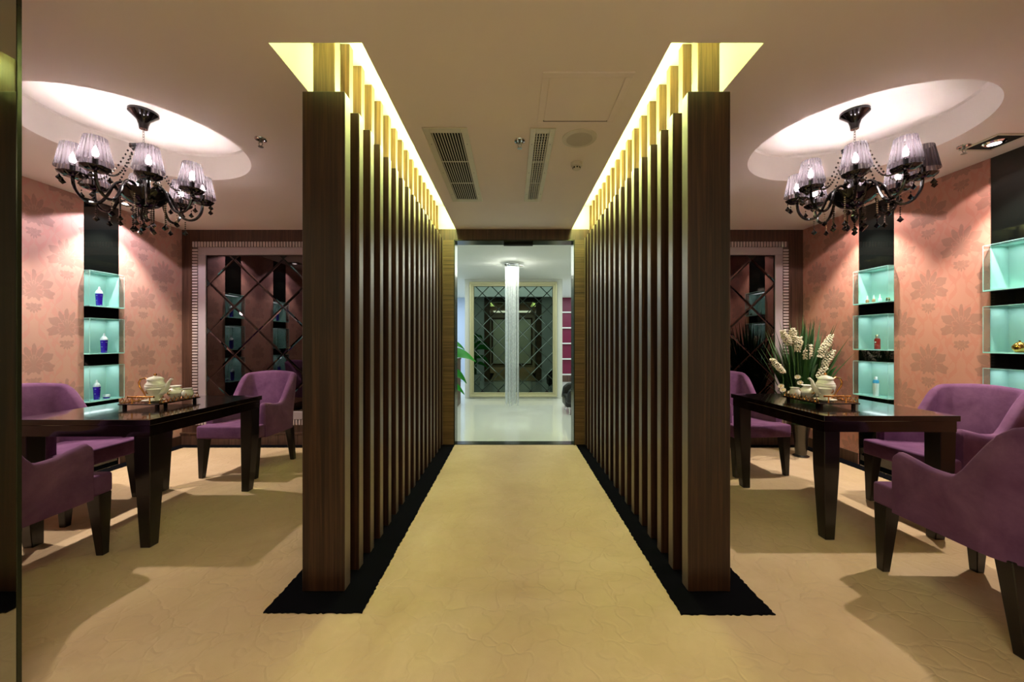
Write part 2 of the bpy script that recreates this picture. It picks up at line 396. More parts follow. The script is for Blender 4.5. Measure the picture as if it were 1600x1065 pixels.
# ceiling with slots and round recesses
R_REC = [(-2.43, 2.49, .585), (2.26, 2.49, .60)]
SLOTS = [(-1.07, -.66), (.70, 1.107)]; SY0, SY1, SZ = 1.66, BACK - .02, 2.80
outer = [(XL - .1, FRONT), (XR + .1, FRONT), (XR + .1, BACK), (XL - .1, BACK)]
loops = [outer]
for x, y, r in R_REC: loops.append([(x + r * math.cos(2 * PI * k / 96), y + r * math.sin(2 * PI * k / 96)) for k in range(96)][::-1])
for a, c in SLOTS: loops.append([(a, SY0), (a, SY1), (c, SY1), (c, SY0)])
pl = [[Vector((x, y, 0)) for x, y in l] for l in loops]
flat = [p for l in pl for p in l]
cb = MB().add([(p.x, p.y, CEIL) for p in flat], [tuple(t) for t in tessellate_polygon(pl)])
struct(cb.build('ceiling', 'ceiling'))
for x, y, r in R_REC:
    b = MB(); n = 96; zt = 2.73
    ring = [(r, CEIL), (r, zt - .012), (r - .012, zt)]
    b.lathe(ring + [(.001, zt)], (x, y, 0), n, caps=False)
    struct(b.build('ceiling_recess', 'recess', smooth=True))
for a, c in SLOTS:
    b = MB()
    b.add([(a, SY0, CEIL), (c, SY0, CEIL), (c, SY1, CEIL), (a, SY1, CEIL), (a, SY0, SZ), (c, SY0, SZ), (c, SY1, SZ), (a, SY1, SZ)],
          [(4, 5, 6, 7), (0, 1, 5, 4), (1, 2, 6, 5), (2, 3, 7, 6), (3, 0, 4, 7)])
    struct(b.build('ceiling_cove', 'cove'))
# black carpet borders (slightly ragged edge)
def ragged_strip(name, x0, x1, y0, y1, h=.006, step=.012, amp=.004):
    pts = []
    def edge(ax, ay, bx, by, skip):
        n = max(2, int(math.hypot(bx - ax, by - ay) / step)); nx, ny = (by - ay), -(bx - ax); L = math.hypot(nx, ny)
        for i in range(n):
            t = i / n; a = 0 if skip else random.uniform(-amp, amp)
            pts.append((ax + (bx - ax) * t + nx / L * a, ay + (by - ay) * t + ny / L * a))
    edge(x0, y0, x1, y0, False); edge(x1, y0, x1, y1, False); edge(x1, y1, x0, y1, True); edge(x0, y1, x0, y0, False)
    return struct(MB().prism(pts, lambda x, y: (x, y, 0.0), lambda x, y: (x, y, h)).build(name, 'rug'))
ragged_strip('floor_border', -1.115, -.672, 1.69, BACK - .0)
ragged_strip('floor_border', .752, 1.17, 1.68, BACK - .0)
ragged_strip('floor_border', XL + .014, XL + .13, FRONT, BACK - .03)
ragged_strip('floor_border', XR - .13, XR - .014, FRONT, BACK - .03)
ragged_strip('floor_border', XL + .13, -1.115, BACK - .13, BACK - .03, h=.005)
ragged_strip('floor_border', 1.17, XR - .13, BACK - .13, BACK - .03, h=.005)
# partitions beside the camera; the left one carries a mirror panel, the right is added
struct(box('wall_partition', 'white_wall', -1.86, -1.705, FRONT, 1.270, 0, CEIL))
struct(box('wall_partition', 'white_wall', 1.78, 1.93, FRONT, 1.05, 0, CEIL))  # unseen, added to close off light on the right
mp = thing('mirror_panel', 'tall tinted mirror panel at the left edge beside the entrance', 'mirror', (-1.70, 0, 0))
box('mirror_glass', 'entry_mirror', 0, .008, -.6, 1.29, .0, CEIL, parent=mp)
box('edge_trim', 'dark_trim', -.001, .010, 1.290, 1.302, 0, CEIL, parent=mp)

# ------------------------------------------------------------------ wooden slat screens
def screen(name_side, inner, sgn, label):
    root = thing('slat_screen', label, 'partition', (inner, 1.83, 0))
    def slat(y, w, sw, first):
        xs = sorted((0, sgn * w)); cx = sgn * w / 2; dpt = .066 if first else .058
        o = box('end_post' if first else 'slat', 'walnut', xs[0], xs[1], y, y + dpt, .006, 2.43, parent=root, bevel=.0025, seg=1)
        if first: o['label'] = 'wide walnut end post'
        # pale strip: light caught by the walkway-facing edge, put into its colour
        e = sorted((-sgn * .0015, sgn * .001))
        box('lit_edge', 'lit_edge', e[0], e[1], y + .004, y + dpt - .004, .010, 2.426, parent=o)
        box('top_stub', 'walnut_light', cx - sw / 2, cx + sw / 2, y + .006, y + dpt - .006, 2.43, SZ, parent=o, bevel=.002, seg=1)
    slat(0, .205, .107, True)
    for k in range(1, 17): slat(k * .1595 + .012, .154, .05, False)
screen('left', -.812, -1, 'left screen of upright dark walnut slats beside the walkway')
screen('right', .854, 1, 'right screen of upright dark walnut slats beside the walkway')
for (a, c), lb in zip(SLOTS, ('left', 'right')):
    t = thing('cove_light', 'row of yellow-green fluorescent tubes in the ceiling slot above the %s slat screen' % lb, 'light', ((a + c) / 2, SY0, 2.66))
    for sx in ((c - .025,) if lb == 'left' else (a + .025,)):
        for k in range(3):
            y0 = .05 + k * .9
            MB().tube([(sx - (a + c) / 2, y0, 0), (sx - (a + c) / 2, y0 + .85, 0)], .011, 8).build('fluorescent_tube', 'tube', t)

# ------------------------------------------------------------------ framed tile mirrors
def clip(poly, axis, lim, keep_less):
    out = []
    for i in range(len(poly)):
        p, q = poly[i], poly[(i + 1) % len(poly)]
        ip = (p[axis] <= lim) if keep_less else (p[axis] >= lim); iq = (q[axis] <= lim) if keep_less else (q[axis] >= lim)
        if ip: out.append(p)
        if ip != iq:
            t = (lim - p[axis]) / (q[axis] - p[axis]); out.append((p[0] + (q[0] - p[0]) * t, p[1] + (q[1] - p[1]) * t))
    return out
def inset(poly, d):
    n = len(poly); area = sum(poly[i][0] * poly[(i + 1) % n][1] - poly[(i + 1) % n][0] * poly[i][1] for i in range(n))
    if area < 0: poly = poly[::-1]
    res = []
    for i in range(n):
        p0, p1, p2 = Vector(poly[i - 1]), Vector(poly[i]), Vector(poly[(i + 1) % n])
        e1 = (p1 - p0).normalized(); e2 = (p2 - p1).normalized()
        n1 = Vector((-e1.y, e1.x)); n2 = Vector((-e2.y, e2.x)); bis = n1 + n2
        if bis.length < 1e-6: bis = n1
        k = d / max(.35, bis.normalized().dot(n1)); res.append(tuple(p1 + bis.normalized() * k))
    return poly, res
def tiles(parent, x0, x1, z0, z1, ox, oz, hx, hz, mat, y, gap=.0015, bev=.013):
    i0 = int((x0 - ox) / hx) - 2; i1 = int((x1 - ox) / hx) + 2; j0 = int((z0 - oz) / hz) - 2; j1 = int((z1 - oz) / hz) + 2
    for i in range(i0, i1 + 1):
        for j in range(j0, j1 + 1):
            if (i + j) % 2 == 0: continue
            cx, cz = ox + i * hx, oz + j * hz
            p = [(cx - hx, cz), (cx, cz - hz), (cx + hx, cz), (cx, cz + hz)]
            for ax, lim, less in ((0, x0, False), (0, x1, True), (1, z0, False), (1, z1, True)):
                if p: p = clip(p, ax, lim, less)
            q = []
            for pt in p:
                if not q or math.hypot(pt[0] - q[-1][0], pt[1] - q[-1][1]) > 1e-4: q.append(pt)
            if len(q) > 2 and math.hypot(q[0][0] - q[-1][0], q[0][1] - q[-1][1]) < 1e-4: q.pop()
            if len(q) < 3: continue
            ar = abs(sum(q[k][0] * q[(k + 1) % len(q)][1] - q[(k + 1) % len(q)][0] * q[k][1] for k in range(len(q)))) / 2
            if ar < .006: continue
            _, a = inset(q, gap); _, c = inset(a, bev)
            n = len(a); vs = [(x, y, z) for x, z in a] + [(x, y - .004, z) for x, z in a] + [(x, y - .008, z) for x, z in c]
            fs = [tuple(range(n))[::-1], tuple(range(2 * n, 3 * n))]
            for s_ in (0, n): fs += [(s_ + k, s_ + (k + 1) % n, s_ + n + (k + 1) % n, s_ + n + k) for k in range(n)]
            MB().add(vs, fs).build('mirror_tile', mat, parent)
def frame4(name, m, parent, x0, x1, z0, z1, w, y0, y1, bevel=.003):
    b = MB().box(x0, x1, y0, y1, z1 - w, z1).box(x0, x1, y0, y1, z0, z0 + w).box(x0, x0 + w, y0, y1, z0 + w, z1 - w).box(x1 - w, x1, y0, y1, z0 + w, z1 - w)
    return b.build(name, m, parent, bevel, 1)
def alcove_mirror(x0, x1, label, cx, ox):
    z0, z1 = .235, 2.385; t = thing('wall_mirror', label, 'mirror', (cx, BACK, 0)); L = lambda x: x - cx
    frame4('fluted_backing', 'flute_gap', t, L(x0), L(x1), z0, z1, .068, -.022, -.001)
    b = MB(); p = .0345; w = .018
    for i in range(int((x1 - x0) / p)):
        x = L(x0) + .006 + i * p
        for za, zb in ((z1 - .064, z1 - .004), (z0 + .004, z0 + .064)): b.box(x, x + w, -.034, -.022, za, zb)
    for i in range(int((z1 - z0 - .14) / p)):
        z = z0 + .072 + i * p
        for xa in (L(x0) + .004, L(x1) - .064): b.box(xa, xa + .060, -.034, -.022, z, z + w)
    b.build('fluting', 'flute', t)['kind'] = 'stuff'
    frame4('inner_frame', 'grey_frame', t, L(x0) + .068, L(x1) - .068, z0 + .068, z1 - .068, .09, -.03, -.001)
    gx0, gx1, gz0, gz1 = L(x0) + .158, L(x1) - .158, z0 + .158, z1 - .158
    box('backing_board', 'void', gx0, gx1, -.012, -.001, gz0, gz1, parent=t)
    tiles(t, gx0, gx1, gz0, gz1, ox - cx, 1.34, .287, .279, 'smoked_mirror', -.0125)
alcove_mirror(-3.745, -1.20, 'smoked diamond-tiled wall mirror with fluted silver frame behind the left chandelier', -2.47, -2.97)
alcove_mirror(1.22, 3.24, 'smoked diamond-tiled wall mirror with fluted silver frame behind the flowers', 2.23, 2.52)

# ------------------------------------------------------------------ display columns set in the papered walls
def column(x, y0, y1, sgn, dz, label, deep=.13):
    """sgn = -1 on the left wall (niche runs to -x), +1 on the right wall."""
    cy = (y0 + y1) / 2; t = thing('display_column', label, 'display shelf', (x, cy, 0)); h = (y1 - y0) / 2 - .002
    zs = [(.66 + dz, .99 + dz), (1.10 + dz, 1.43 + dz), (1.54 + dz, 1.865 + dz)]
    def bx(name, m, a, b_, ya, yb, za, zb, parent=t, **kw):
        xs = sorted((sgn * a, sgn * b_)); return box(name, m, xs[0], xs[1], ya, yb, za, zb, parent=parent, **kw)
    prev = 0
    for za, zb in zs + [(CEIL, None)]:
        bx('black_glass_panel', 'blackglass', .004, .03, -h, h, prev, za); prev = zb
    boxes = []
    for za, zb in zs:
        e = .004; d = deep
        b = MB()
        P = lambda a, y, z: (sgn * a, y, z)
        b.add([P(.0, -h, za), P(.0, h, za), P(.0, h, zb), P(.0, -h, zb), P(d, -h, za), P(d, h, za), P(d, h, zb), P(d, -h, zb)],
              [(4, 5, 6, 7), (0, 1, 5, 4), (1, 2, 6, 5), (2, 3, 7, 6), (3, 0, 4, 7)])
        n = b.build('niche_lining', 'niche', t)
        g = MB(); pr = -.052
        for (a0, a1, ya, yb, zA, zB) in ((pr, .0, -h, h, za, za + .006), (pr, .0, -h, h, zb - .006, zb), (pr, .0, -h, -h + .005, za + .006, zb - .006),
                                         (pr, .0, h - .005, h, za + .006, zb - .006), (pr, pr + .004, -h + .005, h - .005, za + .006, zb - .006)):
            xs = sorted((sgn * a0, sgn * a1)); g.box(xs[0], xs[1], ya, yb, zA, zB)
        g.build('glass_case', 'glass', t)
        ed = MB(); r = .0026
        for z in (za, zb):
            ed.tube([P(pr, -h, z), P(pr, h, z)], r, 4)
            for y in (-h, h): ed.tube([P(pr, y, z), P(0, y, z)], r, 4)
        for y in (-h, h): ed.tube([P(pr, y, za), P(pr, y, zb)], r * .7, 4)
        bs = bx('glass_shelf', 'glass_edge', pr + .001, d, -h + .001, h - .001, za + .0005, za + .008)
        ed.build('glass_edge', 'glass_edge', n)
        light('niche_strip_light', 'AREA', (x + sgn * .05, cy, zb - .012), NICHE_W, NICHE_C, shape='RECTANGLE', size=.08, size_y=2 * h - .04)
        boxes.append((za + .008, cy))
    return boxes
cl1 = column(XL, *COLS_L[1], -1, 0, 'black glass display column on the left wall with three lit aqua niches of violet bottles')
cl0 = column(XL, *COLS_L[0], -1, 0, 'display column on the left wall nearest the entrance, seen in the smoked mirror')
cr1 = column(XR, *COLS_R[1], 1, .035, 'black glass display column on the right wall between the flowers and the pink wallpaper')
cr0 = column(XR, *COLS_R[0], 1, .035, 'black glass display column cut by the right edge of the photo')

def violet_bottle(loc, label, s=.76):
    t = thing('bottle', label, 'bottle', loc, random.uniform(-.2, .2), 'violet bottles in the left niches')
    MB().lathe([(.026 * s, 0), (.0275 * s, .004), (.034 * s, .115), (.034 * s, .12)], seg=20).build('bottle_body', 'bottle_blue', t, smooth=True)
    MB().lathe([(.034 * s, .12), (.035 * s, .122), (.033 * s, .132), (.024 * s, .148), (.014 * s, .158), (.010 * s, .162), (.009 * s, .178), (.003, .186)], seg=20).build('cap', 'cap_white', t, smooth=True)
    b = MB()
    for z, w in ((.10, .016), (.055, .012)): b.box(.002, w, -.0345 * s, -.0335 * s, z, z + .0018)
    for z, w in ((.10, .016), (.055, .012), (.012, .014)): b.box(.0265 * s, (.0335 - .004 * (z < .06)) * s, -w / 2, w / 2, z, z + .0018)
    b.build('printed_lines', 'cap_white', t)
    return t
violet_bottle((XL - .03, 3.585, cl1[2][0]), 'violet bottle with white cap in the top niche of the left wall')
violet_bottle((XL - .01, 3.61, cl1[1][0]), 'violet bottle with white cap in the middle niche of the left wall')
violet_bottle((XL - .03, 3.565, cl1[0][0]), 'violet bottle with white cap in the bottom niche of the left wall')
j = thing('cosmetic_jar', 'small white jar with violet base beside the bottom violet bottle', 'jar', (XL - .03, 3.65, cl1[0][0]))
MB().lathe([(.022, 0), (.024, .004), (.024, .014)], seg=18).build('jar_base', 'bottle_blue', j, smooth=True)
MB().lathe([(.026, .014), (.026, .032), (.023, .036)], seg=18).build('lid', 'cap_white', j, smooth=True)
for y, c in ((2.5, 0), (2.55, 2)):
    violet_bottle((XL - .03, y, cl0[c][0]), 'violet bottle in the %s niche of the column nearest the entrance' % ('bottom' if c == 0 else 'top'))
# right wall bottles
for k, (y, m, lb) in enumerate(((3.65, 'amber', 'leftmost tiny amber vial in the top niche of the right wall'), (3.585, 'amber', 'second tiny amber vial from the left in the top niche of the right wall'),
                                (3.525, 'bottle_white', 'tiny clear vial third from the left in the top niche of the right wall'))):
    t = thing('vial', lb, 'bottle', (XR + .005, y, cr1[2][0]), 0, 'tiny vials in the top right niche')
    MB().lathe([(.012, 0), (.013, .003), (.013, .03), (.006, .038)], seg=14).build('vial_body', m, t, smooth=True)
    MB().lathe([(.006, .038), (.006, .056), (.004, .06), (.003, .075)], seg=12).build('dropper_cap', 'cap_white', t, smooth=True)
t = thing('jar', 'tiny squat green jar at the right end of the top right niche', 'jar', (XR + .0, 3.445, cr1[2][0]))
MB().lathe([(.013, 0), (.015, .004), (.015, .02)], seg=14).build('jar_body', 'leaf', t, smooth=True)
MB().lathe([(.013, .02), (.013, .03), (.008, .034)], seg=14).build('lid', 'goldm', t, smooth=True)
t = thing('bottle', 'red bottle with silver cap in the middle niche of the right wall', 'bottle', (XR + .0, 3.545, cr1[1][0]))
MB().lathe([(.020, 0), (.022, .004), (.022, .09), (.017, .102)], seg=20).build('bottle_body', 'bottle_red', t, smooth=True)
MB().lathe([(.014, .102), (.014, .132), (.011, .137)], seg=18).build('cap', 'silver_cap', t, smooth=True)
MB().lathe([(.007, -.0008), (.007, .0008)], seg=12).build('white_emblem', 'cap_white', t).matrix_local = Matrix.Translation((-.0218, -.003, .066)) @ Matrix.Rotation(PI / 2, 4, 'Y')
t = thing('bottle', 'white bottle with blue shoulder band in the bottom niche of the right wall', 'bottle', (XR + .0, 3.56, cr1[0][0]))
MB().lathe([(.018, 0), (.020, .006), (.023, .12)], seg=20).build('bottle_body', 'bottle_white', t, smooth=True)
MB().lathe([(.023, .12), (.023, .138), (.016, .152)], seg=20).build('shoulder_band', 'cap_blue', t, smooth=True)
MB().lathe([(.012, .152), (.012, .176), (.009, .181)], seg=18).build('cap', 'cap_white', t, smooth=True)
t = thing('pot', 'small gold pot in the middle niche at the right edge of the photo', 'jar', (XR + .0, 2.55, cr0[1][0]))
MB().lathe([(.02, 0), (.034, .02), (.036, .04), (.026, .055)], seg=18).build('pot_body', 'goldm', t, smooth=True)
MB().lathe([(.027, .055), (.018, .066), (.005, .072), (.006, .08)], seg=16).build('lid', 'goldm', t, smooth=True)
t = thing('bottle', 'dark red bottle in the bottom niche at the right edge of the photo', 'bottle', (XR + .0, 2.56, cr0[0][0]))
MB().lathe([(.026, 0), (.028, .004), (.028, .07), (.018, .085)], seg=18).build('bottle_body', 'bottle_red', t, smooth=True)
MB().lathe([(.014, .085), (.014, .105)], seg=16).build('cap', 'goldm', t, smooth=True)
# wall downlights beside each column
for x, y, lb in ((XL + .23, 3.585, 'square ceiling downlight above the violet bottles'), (XL + .23, 2.5, 'square ceiling downlight at the left wall near the entrance'),
                 (XR - .24, 3.565, 'square ceiling downlight above the red bottle'), (XR - .25, 2.49, 'square recessed ceiling downlight near the right edge of the photo')):
    t = thing('downlight', lb, 'light', (x, y, CEIL))
    frame4('bezel', 'grille_metal', t, -.11, .11, -.11, .11, .02, -.006, 0).matrix_local = Matrix.Rotation(PI / 2, 4, 'X')
    box('housing', 'void', -.09, .09, -.09, .09, -.003, -.0005, parent=t)
    MB().lathe([(.045, -.012), (.055, -.004)], seg=20).build('lamp_ring', 'chrome', t)
    MB().lathe([(.026, -.0135), (.032, -.0125)], seg=20).build('lamp_face', 'lamp_face', t)
    light('downlight_beam', 'SPOT', (x, y, CEIL - .03), SPOT_W * (1.0 if x < 0 else .6), SPOT_C if x < 0 else (1, .8, .76), spot_size=math.radians(132), spot_blend=.10, shadow_soft_size=.025)
    light('downlight_beam', 'SPOT', (x, y, CEIL - .03), BEAM_W, (1, .88, .76), (0, math.radians(2) * (-1 if x < 0 else 1), 0), spot_size=math.radians(93), spot_blend=.5, shadow_soft_size=.025)

# ------------------------------------------------------------------ ceiling fittings
def sprinkler(x, y, label):
    t = thing('sprinkler', label, 'sprinkler', (x, y, CEIL), 0, 'ceiling sprinklers')
    MB().lathe([(.036, 0), (.034, -.006), (.024, -.009), (.018, -.004)], seg=20).build('escutcheon', 'chrome', t, smooth=True)
    b = MB().tube([(0, 0, 0), (0, 0, -.022)], .008, 8)
    b.tube([(-.010, 0, -.02), (-.012, 0, -.034), (0, 0, -.05)], .002, 5).tube([(.010, 0, -.02), (.012, 0, -.034), (0, 0, -.05)], .002, 5)
    b.build('yoke', 'brushed', t)
    MB().lathe([(.016, -.052), (.016, -.050)], seg=12).build('deflector', 'brushed', t)
sprinkler(-1.63, 2.45, 'ceiling sprinkler between the left chandelier and the left screen')
sprinkler(.05, 2.47, 'ceiling sprinkler between the two air grilles')
sprinkler(3.04, 2.54, 'ceiling sprinkler right of the right chandelier')
def grille(x0, x1, y0, y1, nb, xb, label, vanes=0):
    cx, cy = (x0 + x1) / 2, (y0 + y1) / 2; t = thing('air_grille', label, 'vent', (cx, cy, CEIL)); w, h = (x1 - x0) / 2, (y1 - y0) / 2; m = .042 if vanes == 0 else .036
    b = MB().box(-w, -w + m, -h, h, -.009, 0).box(w - m, w, -h, h, -.009, 0).box(-w + m, w - m, -h, -h + .05, -.009, 0).box(-w + m, w - m, h - .05, h, -.009, 0)
    b.build('frame', 'grille_metal', t, .002, 1)
    box('duct', 'void', -w + m, w - m, -h + .05, h - .05, -.0006, .0, parent=t)
    iw = w - m
    for i in range(nb):
        x = -iw + (i + .5) * 2 * iw / nb
        MB().add([(x - .0035, -h + .05, -.002), (x + .002, -h + .05, -.002), (x + .0045, -h + .05, -.012), (x - .001, -h + .05, -.012),
                  (x - .0035, h - .05, -.002), (x + .002, h - .05, -.002), (x + .0045, h - .05, -.012), (x - .001, h - .05, -.012)],
                 [(0, 1, 2, 3), (7, 6, 5, 4), (0, 4, 5, 1), (1, 5, 6, 2), (2, 6, 7, 3), (3, 7, 4, 0)]).build('blade', 'grille_metal', t)
    for k in range(1, xb + 1):
        y = -h + .05 + k * (2 * h - .1) / (xb + 1); box('crossbar', 'grille_metal', -iw, iw, y - .005, y + .005, -.0125, -.010, parent=t)
    if vanes:
        b = MB()
        for k in range(vanes): y = -h + .06 + k * (2 * h - .12) / (vanes - 1); b.box(-iw, iw, y - .002, y + .002, -.004, -.001)
        b.build('rear_vanes', 'grille_metal', t)['kind'] = 'stuff'
    b = MB()
    for sx in (-1, 1):
        for k in (-.7, 0, .7): b.lathe([(.004, -.0105), (.004, -.009)], (sx * (w - m / 2), k * h, 0), 8)
    b.build('screws', 'brushed', t)
grille(-.553, -.275, 2.315, 3.53, 11, 2, 'wide linear air grille on the ceiling beside the left screen')
grille(.113, .270, 2.32, 3.53, 5, 2, 'narrow linear air grille on the ceiling near the middle', 34)
t = thing('ceiling_speaker', 'round white ceiling speaker below the access hatch', 'speaker', (.435, 2.44, CEIL))
MB().lathe([(.112, 0), (.11, -.006), (.09, -.010)], seg=40).build('rim', 'white_plastic', t, smooth=True)
MB().lathe([(.09, -.0095), (.05, -.0125), (.001, -.013)], seg=40, caps=False).build('mesh_cover', 'speaker_mesh', t, smooth=True)
t = thing('smoke_detector', 'small white smoke detector on the ceiling by the right screen', 'smoke detector', (.475, 2.78, CEIL))
MB().lathe([(.042, 0), (.042, -.022), (.036, -.028)], seg=28).build('base', 'white_plastic', t, smooth=True)
MB().lathe([(.026, -.028), (.028, -.046), (.024, -.05)], seg=20).build('sensor_cap', 'white_plastic', t, smooth=True)
for k in range(8):
    a = 2 * PI * k / 8; box('sensor_slot', 'void', .024, .029, -.006, .006, -.044, -.034, parent=t).rotation_euler = (0, 0, a)
t = thing('access_hatch', 'square recessed access hatch in the ceiling by the right screen', 'hatch', (.375, 2.06, CEIL))
frame4('hatch_frame', 'ceiling', t, -.225, .225, -.225, .225, .035, -.007, 0, .002).matrix_local = Matrix.Rotation(PI / 2, 4, 'X')
box('hatch_door', 'ceiling', -.186, .186, -.186, .186, -.003, 0, parent=t, bevel=.001, seg=1)
box('painted_shadow_strip', 'void', -.19, .19, .184, .1895, -.0035, 0, parent=t)  # dark strip drawn as the shadow along the hatch's far edge

# ------------------------------------------------------------------ chandeliers
def chandelier(x, y, label, unlit, rot=0):
    t = thing('chandelier', label, 'chandelier', (x, y, 0), rot, 'black crystal chandeliers')
    MB().lathe([(.022, 2.615), (.026, 2.64), (.034, 2.67), (.062, 2.70), (.078, 2.715), (.078, 2.73)], seg=32).build('canopy', 'black_gloss', t, smooth=True)
    b = MB()
    z = 2.615; k = 0
    while z > 2.50:
        a = PI / 2 * (k % 2); pts = [(.006 * math.cos(q) * math.cos(a), .006 * math.cos(q) * math.sin(a), z - .009 + .011 * math.sin(q)) for q in [i * PI / 5 for i in range(11)]]
        b.tube(pts, .0016, 5); z -= .017; k += 1
    b.build('chain', 'chain', t)
    scal = lambda a, i: 1 + .09 * abs(math.sin(4 * a)) * (i >= 1)
    MB().lathe([(.012, 2.455), (.048, 2.468), (.064, 2.486), (.066, 2.49), (.04, 2.484), (.01, 2.495)], seg=64, rad=scal).build('crown_dish', 'black_gloss', t, smooth=True)
    MB().lathe([(.012, 2.455), (.012, 2.43), (.026, 2.41), (.018, 2.38), (.012, 2.36), (.024, 2.33), (.034, 2.29), (.022, 2.25), (.03, 2.22), (.03, 2.19)], seg=24).build('stem', 'black_gloss', t, smooth=True)
    MB().lathe([(.012, 2.085), (.03, 2.095), (.075, 2.115), (.11, 2.15), (.13, 2.19), (.134, 2.196), (.10, 2.185), (.03, 2.17)], seg=64, rad=lambda a, i: 1 + .05 * abs(math.sin(6 * a)) * (i in (4, 5))).build('centre_bowl', 'black_gloss', t, smooth=True)
    MB().lathe([(.004, 2.0), (.016, 2.02), (.022, 2.045), (.012, 2.07), (.012, 2.085)], seg=16).build('finial', 'jet', t, smooth=True)
    for k in range(8):
        a = -PI / 2 + k * PI / 4 + .06; ca, sa = math.cos(a), math.sin(a)
        P = lambda r, z: (r * ca, r * sa, z)
        ctl = [(.03, 2.175), (.06, 2.225), (.10, 2.238), (.135, 2.205), (.16, 2.14), (.19, 2.085), (.23, 2.07), (.27, 2.09), (.297, 2.14), (.305, 2.20)]
        pts = []
        for i in range(len(ctl) - 1):
            p0, p1, p2, p3 = [Vector(ctl[max(0, min(len(ctl) - 1, i + d))]) for d in (-1, 0, 1, 2)]
            for s_ in (0, .33, .66):
                q = .5 * ((2 * p1) + (p2 - p0) * s_ + (2 * p0 - 5 * p1 + 4 * p2 - p3) * s_ ** 2 + (3 * p1 - p0 - 3 * p2 + p3) * s_ ** 3); pts.append(P(*q))
        pts.append(P(*ctl[-1]))
        arm = MB().tube(pts, .0085, 8).build('arm', 'black_gloss', t, smooth=True)
        cx, cy = .305 * ca, .305 * sa
        MB().lathe([(.012, 2.195), (.04, 2.202), (.060, 2.218), (.064, 2.224), (.045, 2.214), (.012, 2.212)], (cx, cy, 0), 56, rad=lambda a, i: 1 + .10 * abs(math.sin(4 * a)) * (1 <= i <= 4)).build('drip_dish', 'black_gloss', arm, smooth=True)
        MB().lathe([(.013, 2.212), (.013, 2.285)], (cx, cy, 0), 12).build('candle_sleeve', 'black_gloss', arm, smooth=True)
        lit = k != unlit
        MB().lathe([(.007, 2.285), (.014, 2.298), (.015, 2.31), (.009, 2.33), (.002, 2.348)], (cx, cy, 0), 12).build('bulb', 'bulb' if lit else 'porcelain', arm, smooth=True)
        # shade with its own origin so the pleats run round it
        sh = MB().lathe([(.078, -.072), (.051, .074)], seg=40, caps=False).build('lamp_shade', 'shade', arm, smooth=True, loc=(cx, cy, 2.322))
        if lit: light('bulb_light', 'POINT', (x + cx * math.cos(rot) - cy * math.sin(rot), y + cx * math.sin(rot) + cy * math.cos(rot), 2.312), BULB_W, BULB_C, shadow_soft_size=.014)
        # crystals hanging from the dish
        for da in (-.8, .5, 2.2):
            px, py = cx + .058 * math.cos(a + da), cy + .058 * math.sin(a + da); b = MB()
            nb = random.choice((1, 2, 2)); z = 2.21
            for q in range(nb): z -= .016; b.octa((px, py, z), .0065, .0075, .6)
            b.build('bead_string', 'jet', arm)
            z -= .02; MB().add(drop_v(px, py, z, a + da), DROP_F).build('crystal_drop', 'jet', arm)
        # strand under the lowest part of the arm
        px, py = .21 * ca, .21 * sa; b = MB(); z = 2.062
        for q in range(4 + k % 2): z -= .0135; b.octa((px, py, z), .0072, .0064, .8)
        b.build('bead_string', 'jet' if k % 2 else 'chain', arm)
        z -= .022; MB().add(drop_v(px, py, z, a), DROP_F).build('crystal_drop', 'jet', arm)
        # swag from the crown to the arm
        b = MB(); p0 = Vector((.062 * ca, .062 * sa, 2.478)); a2 = a
        p1 = Vector((.25 * math.cos(a2), .25 * math.sin(a2), 2.215))
        for q in range(19):
            s_ = q / 18; p = p0.lerp(p1, s_); p.z -= .085 * math.sin(PI * s_) ; b.octa(p, .0080 + .0015 * (q % 2), .0085, .8)
        b.build('swag_beads', 'jet', t)
        # long strands below the bowl
        px, py = .115 * math.cos(a + .35), .115 * math.sin(a + .35); b = MB(); z = 2.165
        for q in range(10 + (k * 3) % 4): z -= .0135; b.octa((px, py, z), .0076, .0064, .8)
        b.build('bead_strand', 'jet' if k % 3 else 'chain', t)
        z -= .024; MB().add(drop_v(px, py, z, a), DROP_F).build('crystal_drop', 'jet', t)
        px, py = .05 * math.cos(a), .05 * math.sin(a); b = MB(); z = 2.10
        for q in range(8 + (k * 5) % 4): z -= .0125; b.octa((px, py, z), .0068, .006, .8)
        b.build('bead_strand', 'jet', t)
        z -= .02; MB().add(drop_v(px, py, z, a + .5), DROP_F).build('crystal_drop', 'jet', t)
    return t
def drop_v(x, y, z, a):
    r = .017; vs = [(x, y, z + .024)]
    for k in range(6): q = a + k * PI / 3; vs.append((x + r * math.cos(q), y + r * math.sin(q), z))
    vs.append((x, y, z - .016)); return vs
DROP_F = [(0, i, i % 6 + 1) for i in range(1, 7)] + [(7, i % 6 + 1, i) for i in range(1, 7)]
chandelier(R_REC[0][0], R_REC[0][1], 'black crystal chandelier over the left table, all its shades lit', -1)
chandelier(R_REC[1][0], R_REC[1][1], 'black crystal chandelier over the right table with one unlit shade', 1)

